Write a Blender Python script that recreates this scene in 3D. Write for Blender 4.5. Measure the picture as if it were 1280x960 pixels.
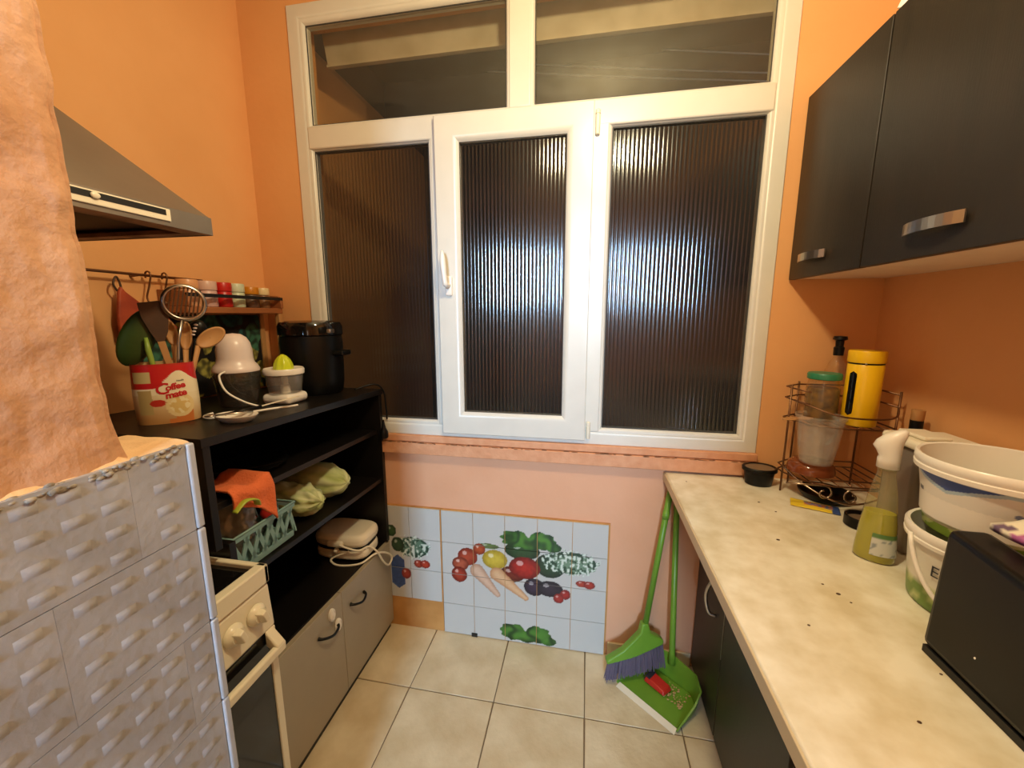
import bpy, bmesh, math, random
from mathutils import Vector, Matrix, noise
random.seed(7)
S = bpy.context.scene
for o in list(bpy.data.objects): bpy.data.objects.remove(o)
C = S.collection
PI = math.pi
# ---------------------------------------------------------------- camera
YAW, PITCH, ROLL = math.radians(10.51), math.radians(-9.71), math.radians(-0.05)
cam = bpy.data.cameras.new('camera'); camo = bpy.data.objects.new('camera', cam); C.objects.link(camo)
cam.sensor_width = 36.0; cam.lens = 36.0*500.8/1280.0; cam.clip_start = 0.02
camo.location = (0, 0, 1.44)
camo.rotation_euler = (Matrix.Rotation(YAW, 4, 'Z') @ Matrix.Rotation(PI/2+PITCH, 4, 'X') @ Matrix.Rotation(ROLL, 4, 'Z')).to_euler()
S.camera = camo
# ---------------------------------------------------------------- world, light, exposure
W = bpy.data.worlds.new('world'); S.world = W; W.use_nodes = True
W.node_tree.nodes['Background'].inputs[0].default_value = (0.30, 0.38, 0.5, 1)
W.node_tree.nodes['Background'].inputs[1].default_value = 0.6
S.view_settings.view_transform = 'Standard'; S.view_settings.look = 'None'
S.view_settings.gamma = 1.0; S.view_settings.use_curve_mapping = False
S.view_settings.exposure = 0.35
# daylight that comes in through the window of the room behind
dl = bpy.data.lights.new('daylight', 'AREA'); dl.shape = 'RECTANGLE'; dl.size = 0.6; dl.size_y = 1.05
dl.color = (0.46, 0.72, 1.0); dl.energy = 235
dlo = bpy.data.objects.new('daylight', dl); C.objects.link(dlo)
dlo.location = (0.1, -4.22, 2.16); dlo.rotation_euler = (PI/2, 0, 0)
# bare bulb under the kitchen ceiling
lp = bpy.data.lights.new('ceiling_bulb', 'POINT'); lp.energy = 34; lp.color = (1.0, 0.85, 0.53); lp.shadow_soft_size = 0.05
lpo = bpy.data.objects.new('ceiling_bulb', lp); C.objects.link(lpo); lpo.location = (0.05, 0.64, 2.34)

# ---------------------------------------------------------------- materials
def s2l(c):
    return tuple((x/12.92 if x <= .04045 else ((x+.055)/1.055)**2.4) for x in c)
def rgb(r, g, b): return s2l((r/255, g/255, b/255))
def mat(name, col, rough=.5, metal=0, var=0, vscale=8, bump=0, bscale=40, spec=.5, col2=None, stretch=None, coat=0):
    m = bpy.data.materials.new(name); m.use_nodes = True
    nt = m.node_tree; p = nt.nodes['Principled BSDF']
    p.inputs['Roughness'].default_value = rough; p.inputs['Metallic'].default_value = metal
    p.inputs['Specular IOR Level'].default_value = spec
    p.inputs['Coat Weight'].default_value = coat
    p.inputs['Base Color'].default_value = (*col, 1)
    if var or col2 or bump:
        tc = nt.nodes.new('ShaderNodeTexCoord'); mp = nt.nodes.new('ShaderNodeMapping')
        nt.links.new(tc.outputs['Object'], mp.inputs[0])
        if stretch: mp.inputs['Scale'].default_value = stretch
    if var or col2:
        n = nt.nodes.new('ShaderNodeTexNoise'); n.inputs['Scale'].default_value = vscale; n.inputs['Detail'].default_value = 6
        nt.links.new(mp.outputs[0], n.inputs['Vector'])
        r = nt.nodes.new('ShaderNodeValToRGB')
        c2 = col2 if col2 else tuple(x*(1-var) for x in col)
        r.color_ramp.elements[0].position = .34; r.color_ramp.elements[1].position = .66
        r.color_ramp.elements[0].color = (*c2, 1); r.color_ramp.elements[1].color = (*col, 1)
        nt.links.new(n.outputs[0], r.inputs[0]); nt.links.new(r.outputs[0], p.inputs['Base Color'])
    if bump:
        n2 = nt.nodes.new('ShaderNodeTexNoise'); n2.inputs['Scale'].default_value = bscale; n2.inputs['Detail'].default_value = 5
        nt.links.new(mp.outputs[0], n2.inputs['Vector'])
        b = nt.nodes.new('ShaderNodeBump'); b.inputs['Strength'].default_value = bump; b.inputs['Distance'].default_value = .01
        nt.links.new(n2.outputs[0], b.inputs['Height']); nt.links.new(b.outputs[0], p.inputs['Normal'])
    return m
def painted(name, rough=.35, spec=.5):
    m = bpy.data.materials.new(name); m.use_nodes = True; nt = m.node_tree
    a = nt.nodes.new('ShaderNodeVertexColor'); a.layer_name = 'Col'
    p = nt.nodes['Principled BSDF']; p.inputs['Roughness'].default_value = rough; p.inputs['Specular IOR Level'].default_value = spec
    nt.links.new(a.outputs[0], p.inputs['Base Color']); return m
def clear(name, tint, opacity=.12, rough=.05, body=None, fres=1.45):
    """thin clear plastic or glass: transparent, fresnel gloss and a little body colour"""
    m = bpy.data.materials.new(name); m.use_nodes = True; nt = m.node_tree; nt.nodes.clear()
    o = nt.nodes.new('ShaderNodeOutputMaterial'); t = nt.nodes.new('ShaderNodeBsdfTransparent'); g = nt.nodes.new('ShaderNodeBsdfGlossy')
    d = nt.nodes.new('ShaderNodeBsdfDiffuse'); lw = nt.nodes.new('ShaderNodeLayerWeight'); pw_ = nt.nodes.new('ShaderNodeMath'); f = nt.nodes.new('ShaderNodeMath'); a = nt.nodes.new('ShaderNodeMixShader'); b = nt.nodes.new('ShaderNodeMixShader')
    t.inputs[0].default_value = (*tint, 1); g.inputs['Roughness'].default_value = rough; g.inputs[0].default_value = (1, 1, 1, 1)
    d.inputs[0].default_value = (*(body or tint), 1); lw.inputs[0].default_value = .5; pw_.operation = 'POWER'; pw_.inputs[1].default_value = 5; f.operation = 'MULTIPLY_ADD'; r0 = ((fres-1)/(fres+1))**2; f.inputs[1].default_value = 1-r0; f.inputs[2].default_value = r0; nt.links.new(lw.outputs['Facing'], pw_.inputs[0]); nt.links.new(pw_.outputs[0], f.inputs[0]); a.inputs[0].default_value = opacity
    nt.links.new(t.outputs[0], a.inputs[1]); nt.links.new(d.outputs[0], a.inputs[2])
    nt.links.new(f.outputs[0], b.inputs[0]); nt.links.new(a.outputs[0], b.inputs[1]); nt.links.new(g.outputs[0], b.inputs[2])
    nt.links.new(b.outputs[0], o.inputs[0]); return m
M = {}
M['orange'] = mat('orange_wall_paint', rgb(228, 168, 110), .75, var=.06, vscale=3, bump=.12, bscale=25, col2=rgb(222, 160, 101))
M['pink'] = mat('cool_lit_wall_paint', rgb(222, 166, 130), .75, vscale=3, bump=.12, bscale=25, col2=rgb(216, 158, 120))  # wall paint below the window, with the cool daylight's pink cast in its colour
M['plaster'] = mat('rough_plaster', rgb(194, 150, 117), .8, vscale=5, col2=rgb(182, 134, 98), bump=.35, bscale=60)
M['ledge'] = mat('ledge_plaster', rgb(226, 190, 145), .75, vscale=9, col2=rgb(214, 168, 120), bump=.3, bscale=50)
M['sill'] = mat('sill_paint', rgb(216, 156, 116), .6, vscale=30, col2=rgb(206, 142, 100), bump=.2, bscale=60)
M['crack'] = mat('sill_crack', rgb(120, 80, 50), .9)
M['frame'] = mat('white_pvc', rgb(216, 211, 200), .32, var=.04, vscale=12)
M['bead'] = mat('gasket', rgb(60, 58, 55), .6)
M['glass'] = clear('clear_window_glass', (.93, .91, .85), .04, .04, (.35, .32, .26), 1.5)
M['fluted'] = clear('fluted_window_glass', (.42, .42, .42), .05, .13, (.10, .10, .10), 1.66)
M['grout'] = mat('floor_grout', rgb(120, 100, 75), .9)
M['ftile'] = mat('beige_floor_tile', rgb(222, 205, 172), .32, vscale=7, col2=rgb(200, 178, 140), bump=.2, bscale=45)
M['gtile'] = mat('grey_embossed_tile', rgb(166, 165, 168), .27, vscale=9, col2=rgb(150, 148, 150), bump=.12, bscale=70)
M['gtrim'] = mat('tile_corner_trim', rgb(172, 173, 177), .4, var=.1, vscale=30)
M['crumble'] = mat('crumbled_grout', rgb(170, 160, 145), .9, vscale=60, col2=rgb(110, 100, 88))
M['darkwood'] = mat('dark_brown_laminate', rgb(44, 33, 24), .42, vscale=4, col2=rgb(36, 27, 20), stretch=(1, 1, 8), bump=.04, bscale=90)
M['wenge'] = mat('wenge_door_laminate', rgb(36, 28, 20), .42, vscale=5, col2=rgb(29, 23, 16), stretch=(6, 6, .6), bump=.05, bscale=60)
M['blackboard'] = mat('black_laminate', rgb(22, 18, 15), .36, vscale=6, col2=rgb(16, 13, 11), spec=.35)
M['greydoor'] = mat('grey_beige_door', rgb(164, 151, 129), .42, var=.08, vscale=5)
M['cabunder'] = mat('cabinet_carcass', rgb(222, 196, 168), .6)
M['marble'] = mat('worktop_laminate', rgb(240, 233, 214), .24, vscale=13, col2=rgb(216, 203, 172), bump=.03, bscale=60)
M['edge'] = mat('worktop_edge', rgb(206, 186, 150), .4)
M['enamel'] = mat('white_enamel', rgb(232, 222, 196), .28)
M['blackgl'] = mat('black_glass', rgb(18, 16, 15), .08)
M['blackpl'] = mat('black_plastic', rgb(13, 12, 11), .34, spec=.25)
M['blackmt'] = mat('black_matt', rgb(16, 15, 15), .55)
M['steel'] = mat('steel', rgb(190, 184, 174), .28, 1)
M['hood'] = mat('brushed_hood_steel', rgb(168, 158, 146), .4, .85, var=.15, vscale=6)
M['hoodin'] = mat('greasy_hood_lip', rgb(190, 140, 104), .6, vscale=14, col2=rgb(110, 74, 48))
M['chrome'] = mat('chrome_wire', rgb(170, 150, 130), .25, 1)
M['copper'] = mat('bronze_wire', rgb(120, 84, 58), .35, .8)
M['wood'] = mat('light_wood', rgb(196, 146, 92), .55, vscale=10, col2=rgb(172, 122, 72), stretch=(1, 1, .2))
M['shelfwood'] = mat('stained_shelf_wood', rgb(170, 104, 58), .5, vscale=10, col2=rgb(140, 82, 44), stretch=(1, .15, 1))
M['spatdark'] = mat('scorched_wood', rgb(84, 54, 32), .6, vscale=14, col2=rgb(62, 40, 24))
M['white'] = mat('white_plastic', rgb(235, 228, 218), .3)
M['cream'] = mat('cream_plastic', rgb(232, 222, 200), .35)
M['green'] = mat('green_plastic', rgb(108, 152, 46), .35, var=.1, vscale=15)
M['purple'] = mat('purple_bristle', rgb(102, 92, 110), .8)
M['lime'] = mat('lime_plastic', rgb(196, 208, 40), .3)
M['dgreen'] = mat('dark_green_plastic', rgb(58, 82, 28), .4, vscale=12, col2=rgb(42, 58, 20))
M['lgreen'] = mat('light_green_plastic', rgb(140, 166, 66), .4)
M['yellow'] = mat('yellow_enamel', rgb(238, 190, 24), .3)
M['teal'] = mat('teal_plastic', rgb(126, 162, 158), .45)
M['ocloth'] = mat('orange_cloth', rgb(226, 112, 62), .9, bump=.4, bscale=180)
M['red'] = mat('red_plastic', rgb(186, 40, 30), .35)
M['smoke'] = clear('smoky_plastic', (.66, .62, .59), .08, .08, (.30, .27, .25))
M['clearp'] = clear('clear_plastic', (.93, .92, .90), .13, .1, (.8, .77, .72))
M['clearbag'] = clear('plastic_film', (.86, .84, .80), .42, .12, (.74, .71, .66), 1.6)
M['jarglass'] = clear('jar_glass', (.92, .86, .7), .05, .03)
M['bottlegl'] = clear('bottle_plastic', (.93, .92, .78), .12, .05, (.62, .58, .36))
M['liquid'] = mat('yellow_green_liquid', rgb(176, 170, 30), .15)
M['pickle'] = mat('jar_preserve', rgb(134, 98, 28), .35, vscale=45, col2=rgb(70, 46, 16))
M['brownglass'] = mat('brown_glass_bowl', rgb(120, 62, 34), .12)
M['paper'] = mat('white_paper', rgb(226, 220, 206), .7)
M['paint'] = painted('printed_surface'); M['paintm'] = painted('printed_matt', .7, .3)
M['ink'] = mat('dark_ink', rgb(40, 38, 48), .5); M['redink'] = mat('red_ink', rgb(196, 30, 36), .4)
M['brownboard'] = mat('bare_board', rgb(196, 140, 76), .7, vscale=12, col2=rgb(180, 124, 62))
M['outdark'] = mat('outside_wall', rgb(112, 100, 82), .9, var=.2, vscale=2)
M['outpale'] = mat('pale_concrete', rgb(214, 206, 188), .85, vscale=8, col2=rgb(194, 184, 162))
M['wirem'] = mat('clothes_line', rgb(240, 236, 226), .5)

# ---------------------------------------------------------------- mesh helpers
class MB:
    def __init__(s): s.v = []; s.f = []; s.M = Matrix.Identity(4); s.col = None
    def add(s, vs, fs):
        b = len(s.v); s.v += [tuple(s.M @ Vector(v)) for v in vs]; s.f += [tuple(b+i for i in f) for f in fs]; return s
    def box(s, x0, x1, y0, y1, z0, z1):
        return s.add([(x0,y0,z0),(x1,y0,z0),(x1,y1,z0),(x0,y1,z0),(x0,y0,z1),(x1,y0,z1),(x1,y1,z1),(x0,y1,z1)],
                     [(3,2,1,0),(4,5,6,7),(0,1,5,4),(1,2,6,5),(2,3,7,6),(3,0,4,7)])
    def hexa(s, p):
        return s.add(p, [(3,2,1,0),(4,5,6,7),(0,1,5,4),(1,2,6,5),(2,3,7,6),(3,0,4,7)])
    def lathe(s, prof, seg=24, cx=0, cy=0, sx=1, sy=1):
        vs = []; fs = []; n = len(prof)
        for r, z in prof:
            for k in range(seg):
                a = 2*PI*k/seg; vs.append((cx+sx*r*math.cos(a), cy+sy*r*math.sin(a), z))
        for i in range(n-1):
            for k in range(seg):
                k2 = (k+1) % seg; fs.append((i*seg+k, i*seg+k2, (i+1)*seg+k2, (i+1)*seg+k))
        if prof[0][0] > 1e-6: fs.append(tuple(range(seg))[::-1])
        if prof[-1][0] > 1e-6: fs.append(tuple((n-1)*seg+k for k in range(seg)))
        return s.add(vs, fs)
    def openlathe(s, prof, seg=24, cx=0, cy=0, sx=1, sy=1):
        vs = []; fs = []; n = len(prof)
        for r, z in prof:
            for k in range(seg):
                a = 2*PI*k/seg; vs.append((cx+sx*r*math.cos(a), cy+sy*r*math.sin(a), z))
        for i in range(n-1):
            for k in range(seg):
                k2 = (k+1) % seg; fs.append((i*seg+k, i*seg+k2, (i+1)*seg+k2, (i+1)*seg+k))
        return s.add(vs, fs)
    def tube(s, pts, r, seg=8, closed=False, flat=1.0):
        pts = [Vector(p) for p in pts]; n = len(pts); vs = []; fs = []
        up = None
        for i, p in enumerate(pts):
            if closed: d = pts[(i+1) % n]-pts[i-1]
            else: d = pts[min(i+1, n-1)]-pts[max(i-1, 0)]
            d.normalize()
            if up is None:
                up = Vector((0,0,1)) if abs(d.z) < .9 else Vector((1,0,0))
            a = d.cross(up)
            if a.length < 1e-4: a = d.orthogonal()
            a.normalize(); up = a.cross(d).normalized()
            rr = r[i] if isinstance(r, (list, tuple)) else r
            for k in range(seg):
                t = 2*PI*k/seg; vs.append(tuple(p+a*(rr*math.cos(t))+up*(rr*flat*math.sin(t))))
        m = n if closed else n-1
        for i in range(m):
            j = (i+1) % n
            for k in range(seg):
                k2 = (k+1) % seg; fs.append((i*seg+k, j*seg+k, j*seg+k2, i*seg+k2))
        if not closed: fs.append(tuple(range(seg))); fs.append(tuple((n-1)*seg+k for k in range(seg))[::-1])
        return s.add(vs, fs)
    def prism(s, poly, o, e, u, th):
        """polygon of (a,b) in the plane o + a*e + b*u, extruded by th along e x u"""
        o, e, u = Vector(o), Vector(e), Vector(u); w = e.cross(u).normalized()*th; n = len(poly)
        vs = [tuple(o+e*a+u*b) for a, b in poly]+[tuple(o+e*a+u*b+w) for a, b in poly]
        fs = [tuple(range(n))[::-1], tuple(range(n, 2*n))]+[(i, (i+1) % n, n+(i+1) % n, n+i) for i in range(n)]
        return s.add(vs, fs)
    def ring(s, x0, x1, z0, z1, prof):
        """mitred rectangular frame in an xz plane; prof = list of (inward offset, y)"""
        vs = []; n = len(prof); fs = []
        for d, y in prof: vs += [(x0+d, y, z0+d), (x1-d, y, z0+d), (x1-d, y, z1-d), (x0+d, y, z1-d)]
        for i in range(n):
            j = (i+1) % n
            for k in range(4):
                k2 = (k+1) % 4; fs.append((i*4+k, i*4+k2, j*4+k2, j*4+k))
        return s.add(vs, fs)
    def grid(s, nu, nv, fn):
        vs = [fn(i/nu, j/nv) for j in range(nv+1) for i in range(nu+1)]
        fs = [(j*(nu+1)+i, j*(nu+1)+i+1, (j+1)*(nu+1)+i+1, (j+1)*(nu+1)+i) for j in range(nv) for i in range(nu)]
        return s.add(vs, fs)
    def ball(s, c, r, seg=20, rings=12):
        rx, ry, rz = r if isinstance(r, (tuple, list)) else (r, r, r)
        vs = [(c[0], c[1], c[2]-rz)]; fs = []
        for i in range(1, rings):
            t = PI*i/rings
            for k in range(seg):
                a = 2*PI*k/seg; vs.append((c[0]+rx*math.sin(t)*math.cos(a), c[1]+ry*math.sin(t)*math.sin(a), c[2]-rz*math.cos(t)))
        vs.append((c[0], c[1], c[2]+rz)); L = len(vs)-1
        for k in range(seg):
            k2 = (k+1) % seg; fs.append((0, 1+k2, 1+k)); fs.append((L, L-seg+k, L-seg+k2))
        for i in range(rings-2):
            for k in range(seg):
                k2 = (k+1) % seg; a = 1+i*seg; fs.append((a+k, a+k2, a+seg+k2, a+seg+k))
        return s.add(vs, fs)
    def map(s, fn): s.v = [tuple(fn(*v)) for v in s.v]; return s
    def build(s, name, m, parent=None, smooth=False, bev=0, fix=True, paint=None, auto=None):
        off = Vector((0,0,0))
        if parent is not None:
            p = parent
            while p is not None: off += p.location; p = p.parent
        me = bpy.data.meshes.new(name)
        if parent is None:
            xs = list(zip(*s.v)); off = Vector(((min(xs[0])+max(xs[0]))/2, (min(xs[1])+max(xs[1]))/2, min(xs[2])))
        me.from_pydata([tuple(Vector(v)-off) for v in s.v], [], s.f); me.update()
        if fix:
            bm = bmesh.new(); bm.from_mesh(me); bmesh.ops.recalc_face_normals(bm, faces=bm.faces); bm.to_mesh(me); bm.free()
        if paint:
            at = me.color_attributes.new('Col', 'FLOAT_COLOR', 'POINT')
            for i, v in enumerate(s.v): at.data[i].color = (*s2l(paint(*v)), 1)
        me.materials.append(M[m])
        o = bpy.data.objects.new(name, me); C.objects.link(o)
        if parent is not None: o.parent = parent
        else: o.location = off
        if smooth or auto:
            for p_ in me.polygons: p_.use_smooth = True
            if auto:
                try: me.set_sharp_from_angle(angle=math.radians(auto))
                except Exception: pass
        if bev:
            b = o.modifiers.new('bevel', 'BEVEL'); b.width = bev; b.segments = 3; b.limit_method = 'ANGLE'; b.angle_limit = math.radians(40)
            for p_ in me.polygons: p_.use_smooth = True
            try: me.set_sharp_from_angle(angle=math.radians(35))
            except Exception: pass
        return o
def tag(o, label, cat, group=None):
    o['label'] = label; o['category'] = cat
    if group: o['group'] = group
    return o
def thing(name, label, cat, loc, group=None):
    o = bpy.data.objects.new(name, None); C.objects.link(o); o.location = loc; o.empty_display_size = .05
    return tag(o, label, cat, group)
def struct(o): o['kind'] = 'structure'; return o
def sroot(name, loc=(0,0,0)):
    o = bpy.data.objects.new(name, None); C.objects.link(o); o.location = loc; return struct(o)
def B(*a): return MB().box(*a)
def share(src, name, parent, loc):
    c = bpy.data.objects.new(name, src.data); C.objects.link(c); c.parent = parent; c.location = loc; return c
def spline(pts, n=8):
    """Catmull-Rom through points"""
    P = [Vector(p) for p in pts]; out = []
    for i in range(len(P)-1):
        p0, p1, p2, p3 = P[max(i-1, 0)], P[i], P[i+1], P[min(i+2, len(P)-1)]
        for k in range(n):
            t = k/n; out.append(.5*((2*p1)+(p2-p0)*t+(2*p0-5*p1+4*p2-p3)*t*t+(3*p1-p0-3*p2+p3)*t**3))
    out.append(P[-1]); return [tuple(v) for v in out]
def nz(*v, s=1): return noise.noise(Vector(v)*s)

# ================================================================ THE SETTING
D = 1.559; XL = -1.38; XR = .96; ZC = 2.72; YR = -1.0; PX0 = -.60
# floor: grout bed with one tile object per tile
fl = sroot('floor', (0, 0, 0))
struct(B(XL-.2, XR+.2, -4.5, D+.3, -.12, -.004).build('grout_bed', 'grout', fl))
xs = [-1.38, -1.319, -.981, -.643, -.305, .033, .371, .709, .96]; ys = [-1.0, -.773, -.435, -.097, .241, .579, .917, 1.255, 1.559]
cache = {}
for i in range(len(xs)-1):
    for j in range(len(ys)-1):
        w, h = xs[i+1]-xs[i]-.004, ys[j+1]-ys[j]-.004; key = (round(w, 3), round(h, 3)); loc = ((xs[i]+xs[i+1])/2, (ys[j]+ys[j+1])/2, 0)
        if key not in cache: cache[key] = B(-w/2, w/2, -h/2, h/2, -.012, 0).build('tile', 'ftile', fl, bev=.0015); cache[key].location = loc
        else:
            t = share(cache[key], 'tile', fl, loc); b = t.modifiers.new('bevel', 'BEVEL'); b.width = .0015
# back wall around the window opening
WX0, WX1, WZ0, WZ1 = -1.163, .626, .937, 2.60
wb = MB().box(XL-.2, WX0, D, D+.16, 0, ZC).box(WX1, XR+.2, D, D+.16, 0, ZC).box(WX0, WX1, D, D+.16, WZ1, ZC)
wbo = struct(wb.build('wall_back', 'orange'))
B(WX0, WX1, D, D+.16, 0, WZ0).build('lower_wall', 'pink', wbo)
struct(B(XL-.15, XL, YR, D, 0, ZC).build('wall_left', 'orange'))
struct(B(XR, XR+.15, YR, D, 0, ZC).build('wall_right', 'orange'))
struct(B(XL-.2, XR+.2, -4.5, D+.16, ZC, ZC+.12).build('ceiling', 'outpale'))
# rear wall with the doorway, and the room behind with its window
struct(MB().box(XL-.15, PX0, YR-.12, YR, 0, ZC).box(.25, XR+.15, YR-.12, YR, 0, ZC).box(PX0, .25, YR-.12, YR, 2.1, ZC).build('wall_rear', 'orange'))
struct(B(XL-.15, XL, -4.4, YR-.12, 0, ZC).build('wall_hall_left', 'orange'))
struct(B(XR, XR+.15, -4.4, YR-.12, 0, ZC).build('wall_hall_right', 'orange'))
struct(MB().box(XL-.15, -.21, -4.4, -4.25, 0, ZC).box(.41, XR+.15, -4.4, -4.25, 0, ZC).box(-.21, .41, -4.4, -4.25, 0, 1.62).box(-.21, .41, -4.4, -4.25, 2.69, ZC).build('wall_hall_end', 'orange'))

# partition beside the stove: rough plaster above, embossed grey tiles below
PX, PY, PZ = -.58, .483, 1.256
pw = sroot('wall_partition', (0, 0, 0))
B(PX-.12, PX-.006, YR, PY-.004, 0, PZ-.008).build('tile_backing', 'crumble', pw)
UY = .402
def upper(u, v):
    # wraps from the face (u<.8) round the soft corner to the end
    z = PZ-.004+(ZC-PZ+.004)*v
    if u < .72: y = YR+(UY-.025-YR)*(u/.72); x = PX-.012
    elif u < .86:
        a = (u-.72)/.14*PI/2; y = UY-.025+.025*math.sin(a); x = PX-.012-.025*(1-math.cos(a))
    else: y = UY; x = PX-.037-(u-.86)/.14*.083
    n = nz(x*6, y*6, z*5)*.008+nz(x, y, z, s=22)*.004+nz(x+3, y, z*.7, s=55)*.0022
    k = min(1, v*14); f = (1-k)**2
    if u < .8: return (x-.006+n+f*.012, y+n*.4+f*.008, z)
    return (x, y+n+f*.02, z)
MB().grid(260, 170, upper).build('plaster_face', 'plaster', pw, smooth=True)
def ledge(u, v):
    y = YR+(PY-YR)*u; x = PX-.12+.118*v
    n = nz(x, y, 0, s=14)*.004+nz(x, y, 2, s=50)*.002
    z = PZ+.004+n-(.004 if v < .97 else .008)
    if v > .6: z -= .004*(v-.6)/.4
    f = max(0, 1-abs(v-.86)/.14) if y < UY else 0
    return (x+(nz(0, y, 5, s=45)*.004 if v > .9 else 0), y, z+f*.006)
lm = MB().grid(160, 14, ledge)
lm.box(PX-.12, PX-.010, PY-.03, PY, PZ-.05, PZ-.004)
lm.build('ledge', 'ledge', pw, smooth=True)
rows = [PZ-.003, 1.116, .957, .807, .657, .507, .357, .207, .057]; offs = [.394, .30, .428, .335, .40, .30, .43, .33, .4]
def etile(w, h, k):
    b = MB().box(-.008, 0, -w/2, w/2, -h/2, h/2); px_, pz_ = .0385, h/4
    nc = max(1, int(w/px_)); x0 = -(nc-1)*px_/2
    for i in range(nc):
        for j in range(4):
            y = x0+i*px_; z = -h/2+pz_*(j+.5); a, c, t = .0115, .0070, .0026
            b.add([(0, y-a, z-c), (0, y+a, z-c), (0, y+a, z+c), (0, y-a, z+c), (t, y-a*.62, z-c*.25), (t, y+a*.62, z-c*.25), (t*.75, y+a*.55, z+c*.55), (t*.75, y-a*.55, z+c*.55)],
                  [(4,5,6,7), (0,1,5,4), (1,2,6,5), (2,3,7,6), (3,0,4,7)])
    return b
ec = {}
for r in range(len(rows)-1):
    z0, z1 = rows[r+1], rows[r]; y1 = PY-.012; cuts = [y1]; y = offs[r]
    while y > -.35: cuts.append(y); y -= .2
    for a, b in zip(cuts[1:], cuts[:-1]):
        w, h = b-a-.0003, z1-z0-.0012; key = (round(w, 3), round(h, 3)); loc = (PX-.0005, (a+b)/2, (z0+z1)/2)
        if key not in ec: ec[key] = etile(w, h, r).build('embossed_tile', 'gtile', pw, auto=50); ec[key].location = loc
        else: share(ec[key], 'embossed_tile', pw, loc)
for r in range(len(rows)-1):
    B(PX-.012, PX+.003, PY-.011, PY+.001, rows[r+1]+.001, rows[r]-.001).build('corner_trim', 'gtrim', pw, bev=.003)
cm = MB()
for k in range(260):
    y = random.uniform(-.1, PY-.01); r = random.uniform(.0012, .0034)
    cm.ball((PX-.001+random.uniform(-.003, .003), y, PZ-.006+random.uniform(-.007, .004)), (r*.7, r*1.8, r), 7, 4)
cm.build('crumbled_edge', 'crumble', pw, smooth=True)['kind'] = 'stuff'

# window
win = sroot('window_1', (0, D, WZ0))
FY = D-.006
def prof(w, y0, d=.06, bead=.016):
    # outer flat, rounded bead stepping back to the glass
    return [(0, y0+d), (0, y0+.003), (.003, y0), (w-bead, y0), (w-bead*.75, y0+.0015), (w-bead*.3, y0+.007), (w, y0+.016), (w, y0+d)]
MB().ring(WX0, WX1, WZ0, WZ1, prof(.056, FY)).build('outer_frame', 'frame', win, auto=30)
ZT0, ZT1 = 2.092, 2.176
B(WX0+.05, WX1-.05, FY+.002, FY+.055, ZT0, ZT1).build('transom', 'frame', win, bev=.006)
B(-.30, -.219, FY+.001, FY+.055, ZT1-.004, WZ1-.05).build('mullion', 'frame', win, bev=.006)
B(-.603, -.545, FY+.002, FY+.055, WZ0+.05, ZT0+.01).build('mullion', 'frame', win, bev=.006)
B(-.012, .058, FY+.002, FY+.055, WZ0+.05, ZT0+.01).build('mullion', 'frame', win, bev=.006)
def bead(x0, x1, z0, z1, w=.016):
    MB().ring(x0, x1, z0, z1, [(0, FY+.05), (0, FY+.004), (w*.4, FY+.005), (w*.8, FY+.011), (w, FY+.02), (w, FY+.05)]).build('glazing_bead', 'frame', win, auto=35)
    MB().ring(x0+w, x1-w, z0+w, z1-w, [(-.001, FY+.022), (-.001, FY+.019), (.003, FY+.019), (.003, FY+.022)]).build('gasket', 'bead', win)
bead(WX0+.05, -.598, WZ0+.05, ZT0+.012); bead(.052, WX1-.05, WZ0+.05, ZT0+.012)
bead(WX0+.05, -.295, ZT1-.008, WZ1-.05); bead(-.224, WX1-.05, ZT1-.008, WZ1-.05)
def flat_pane(x0, x1, z0, z1, y, par=win): return B(x0, x1, y, y+.004, z0, z1).build('pane', 'glass', par)
def flute_pane(x0, x1, z0, z1, y, par=win, pitch=.0145):
    n = int((x1-x0)/pitch); b = MB(); vs = []; fs = []; m = n*10
    for i in range(m+1):
        x = x0+(x1-x0)*i/m; t = (i % 10)/10
        d = .0008*abs(math.sin(PI*i/10))
        vs += [(x, y-d, z0), (x, y-d, z1)]
    for i in range(m): fs.append((2*i, 2*i+2, 2*i+3, 2*i+1))
    b.add(vs, fs); return b.build('fluted_pane', 'fluted', par, auto=50, fix=False)
flat_pane(WX0+.045, -.29, ZT1-.012, WZ1-.045, FY+.028); flat_pane(-.23, WX1-.045, ZT1-.012, WZ1-.045, FY+.028)
flute_pane(WX0+.06, -.605, WZ0+.06, ZT0, FY+.03); flute_pane(.06, WX1-.06, WZ0+.06, ZT0, FY+.03)
SX0, SX1, SZ0, SZ1 = -.578, .004, .957, 2.163
SY = FY-.022
sash = MB().ring(SX0, SX1, SZ0, SZ1, prof(.092, SY, .05, .022)).build('sash', 'frame', win, auto=30)
flute_pane(SX0+.086, SX1-.086, SZ0+.086, SZ1-.086, SY+.03, sash)
MB().ring(SX0+.09, SX1-.09, SZ0+.09, SZ1-.09, [(0, SY+.02), (0, SY+.016), (.004, SY+.016), (.004, SY+.02)]).build('gasket', 'bead', sash)
B(SX0-.003, SX1+.003, SY+.046, FY+.003, SZ0-.004, SZ1+.003).build('seal', 'bead', sash).hide_render = False
for o in [sash.children[-1]]: bpy.data.objects.remove(o)
hd = MB(); hx, hz = -.532, 1.555
hd.box(hx-.014, hx+.014, SY-.012, SY, hz-.04, hz+.035)
hb = hd.build('handle', 'white', sash, bev=.006)
MB().tube(spline([(hx, SY-.01, hz), (hx, SY-.04, hz), (hx-.002, SY-.046, hz+.02), (hx-.006, SY-.048, hz+.07), (hx-.01, SY-.044, hz+.125)], 5), [.010]*12+[.010, .0105, .011, .011, .011, .0105, .009, .006, .003], 10).build('handle', 'white', sash, smooth=True)
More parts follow.
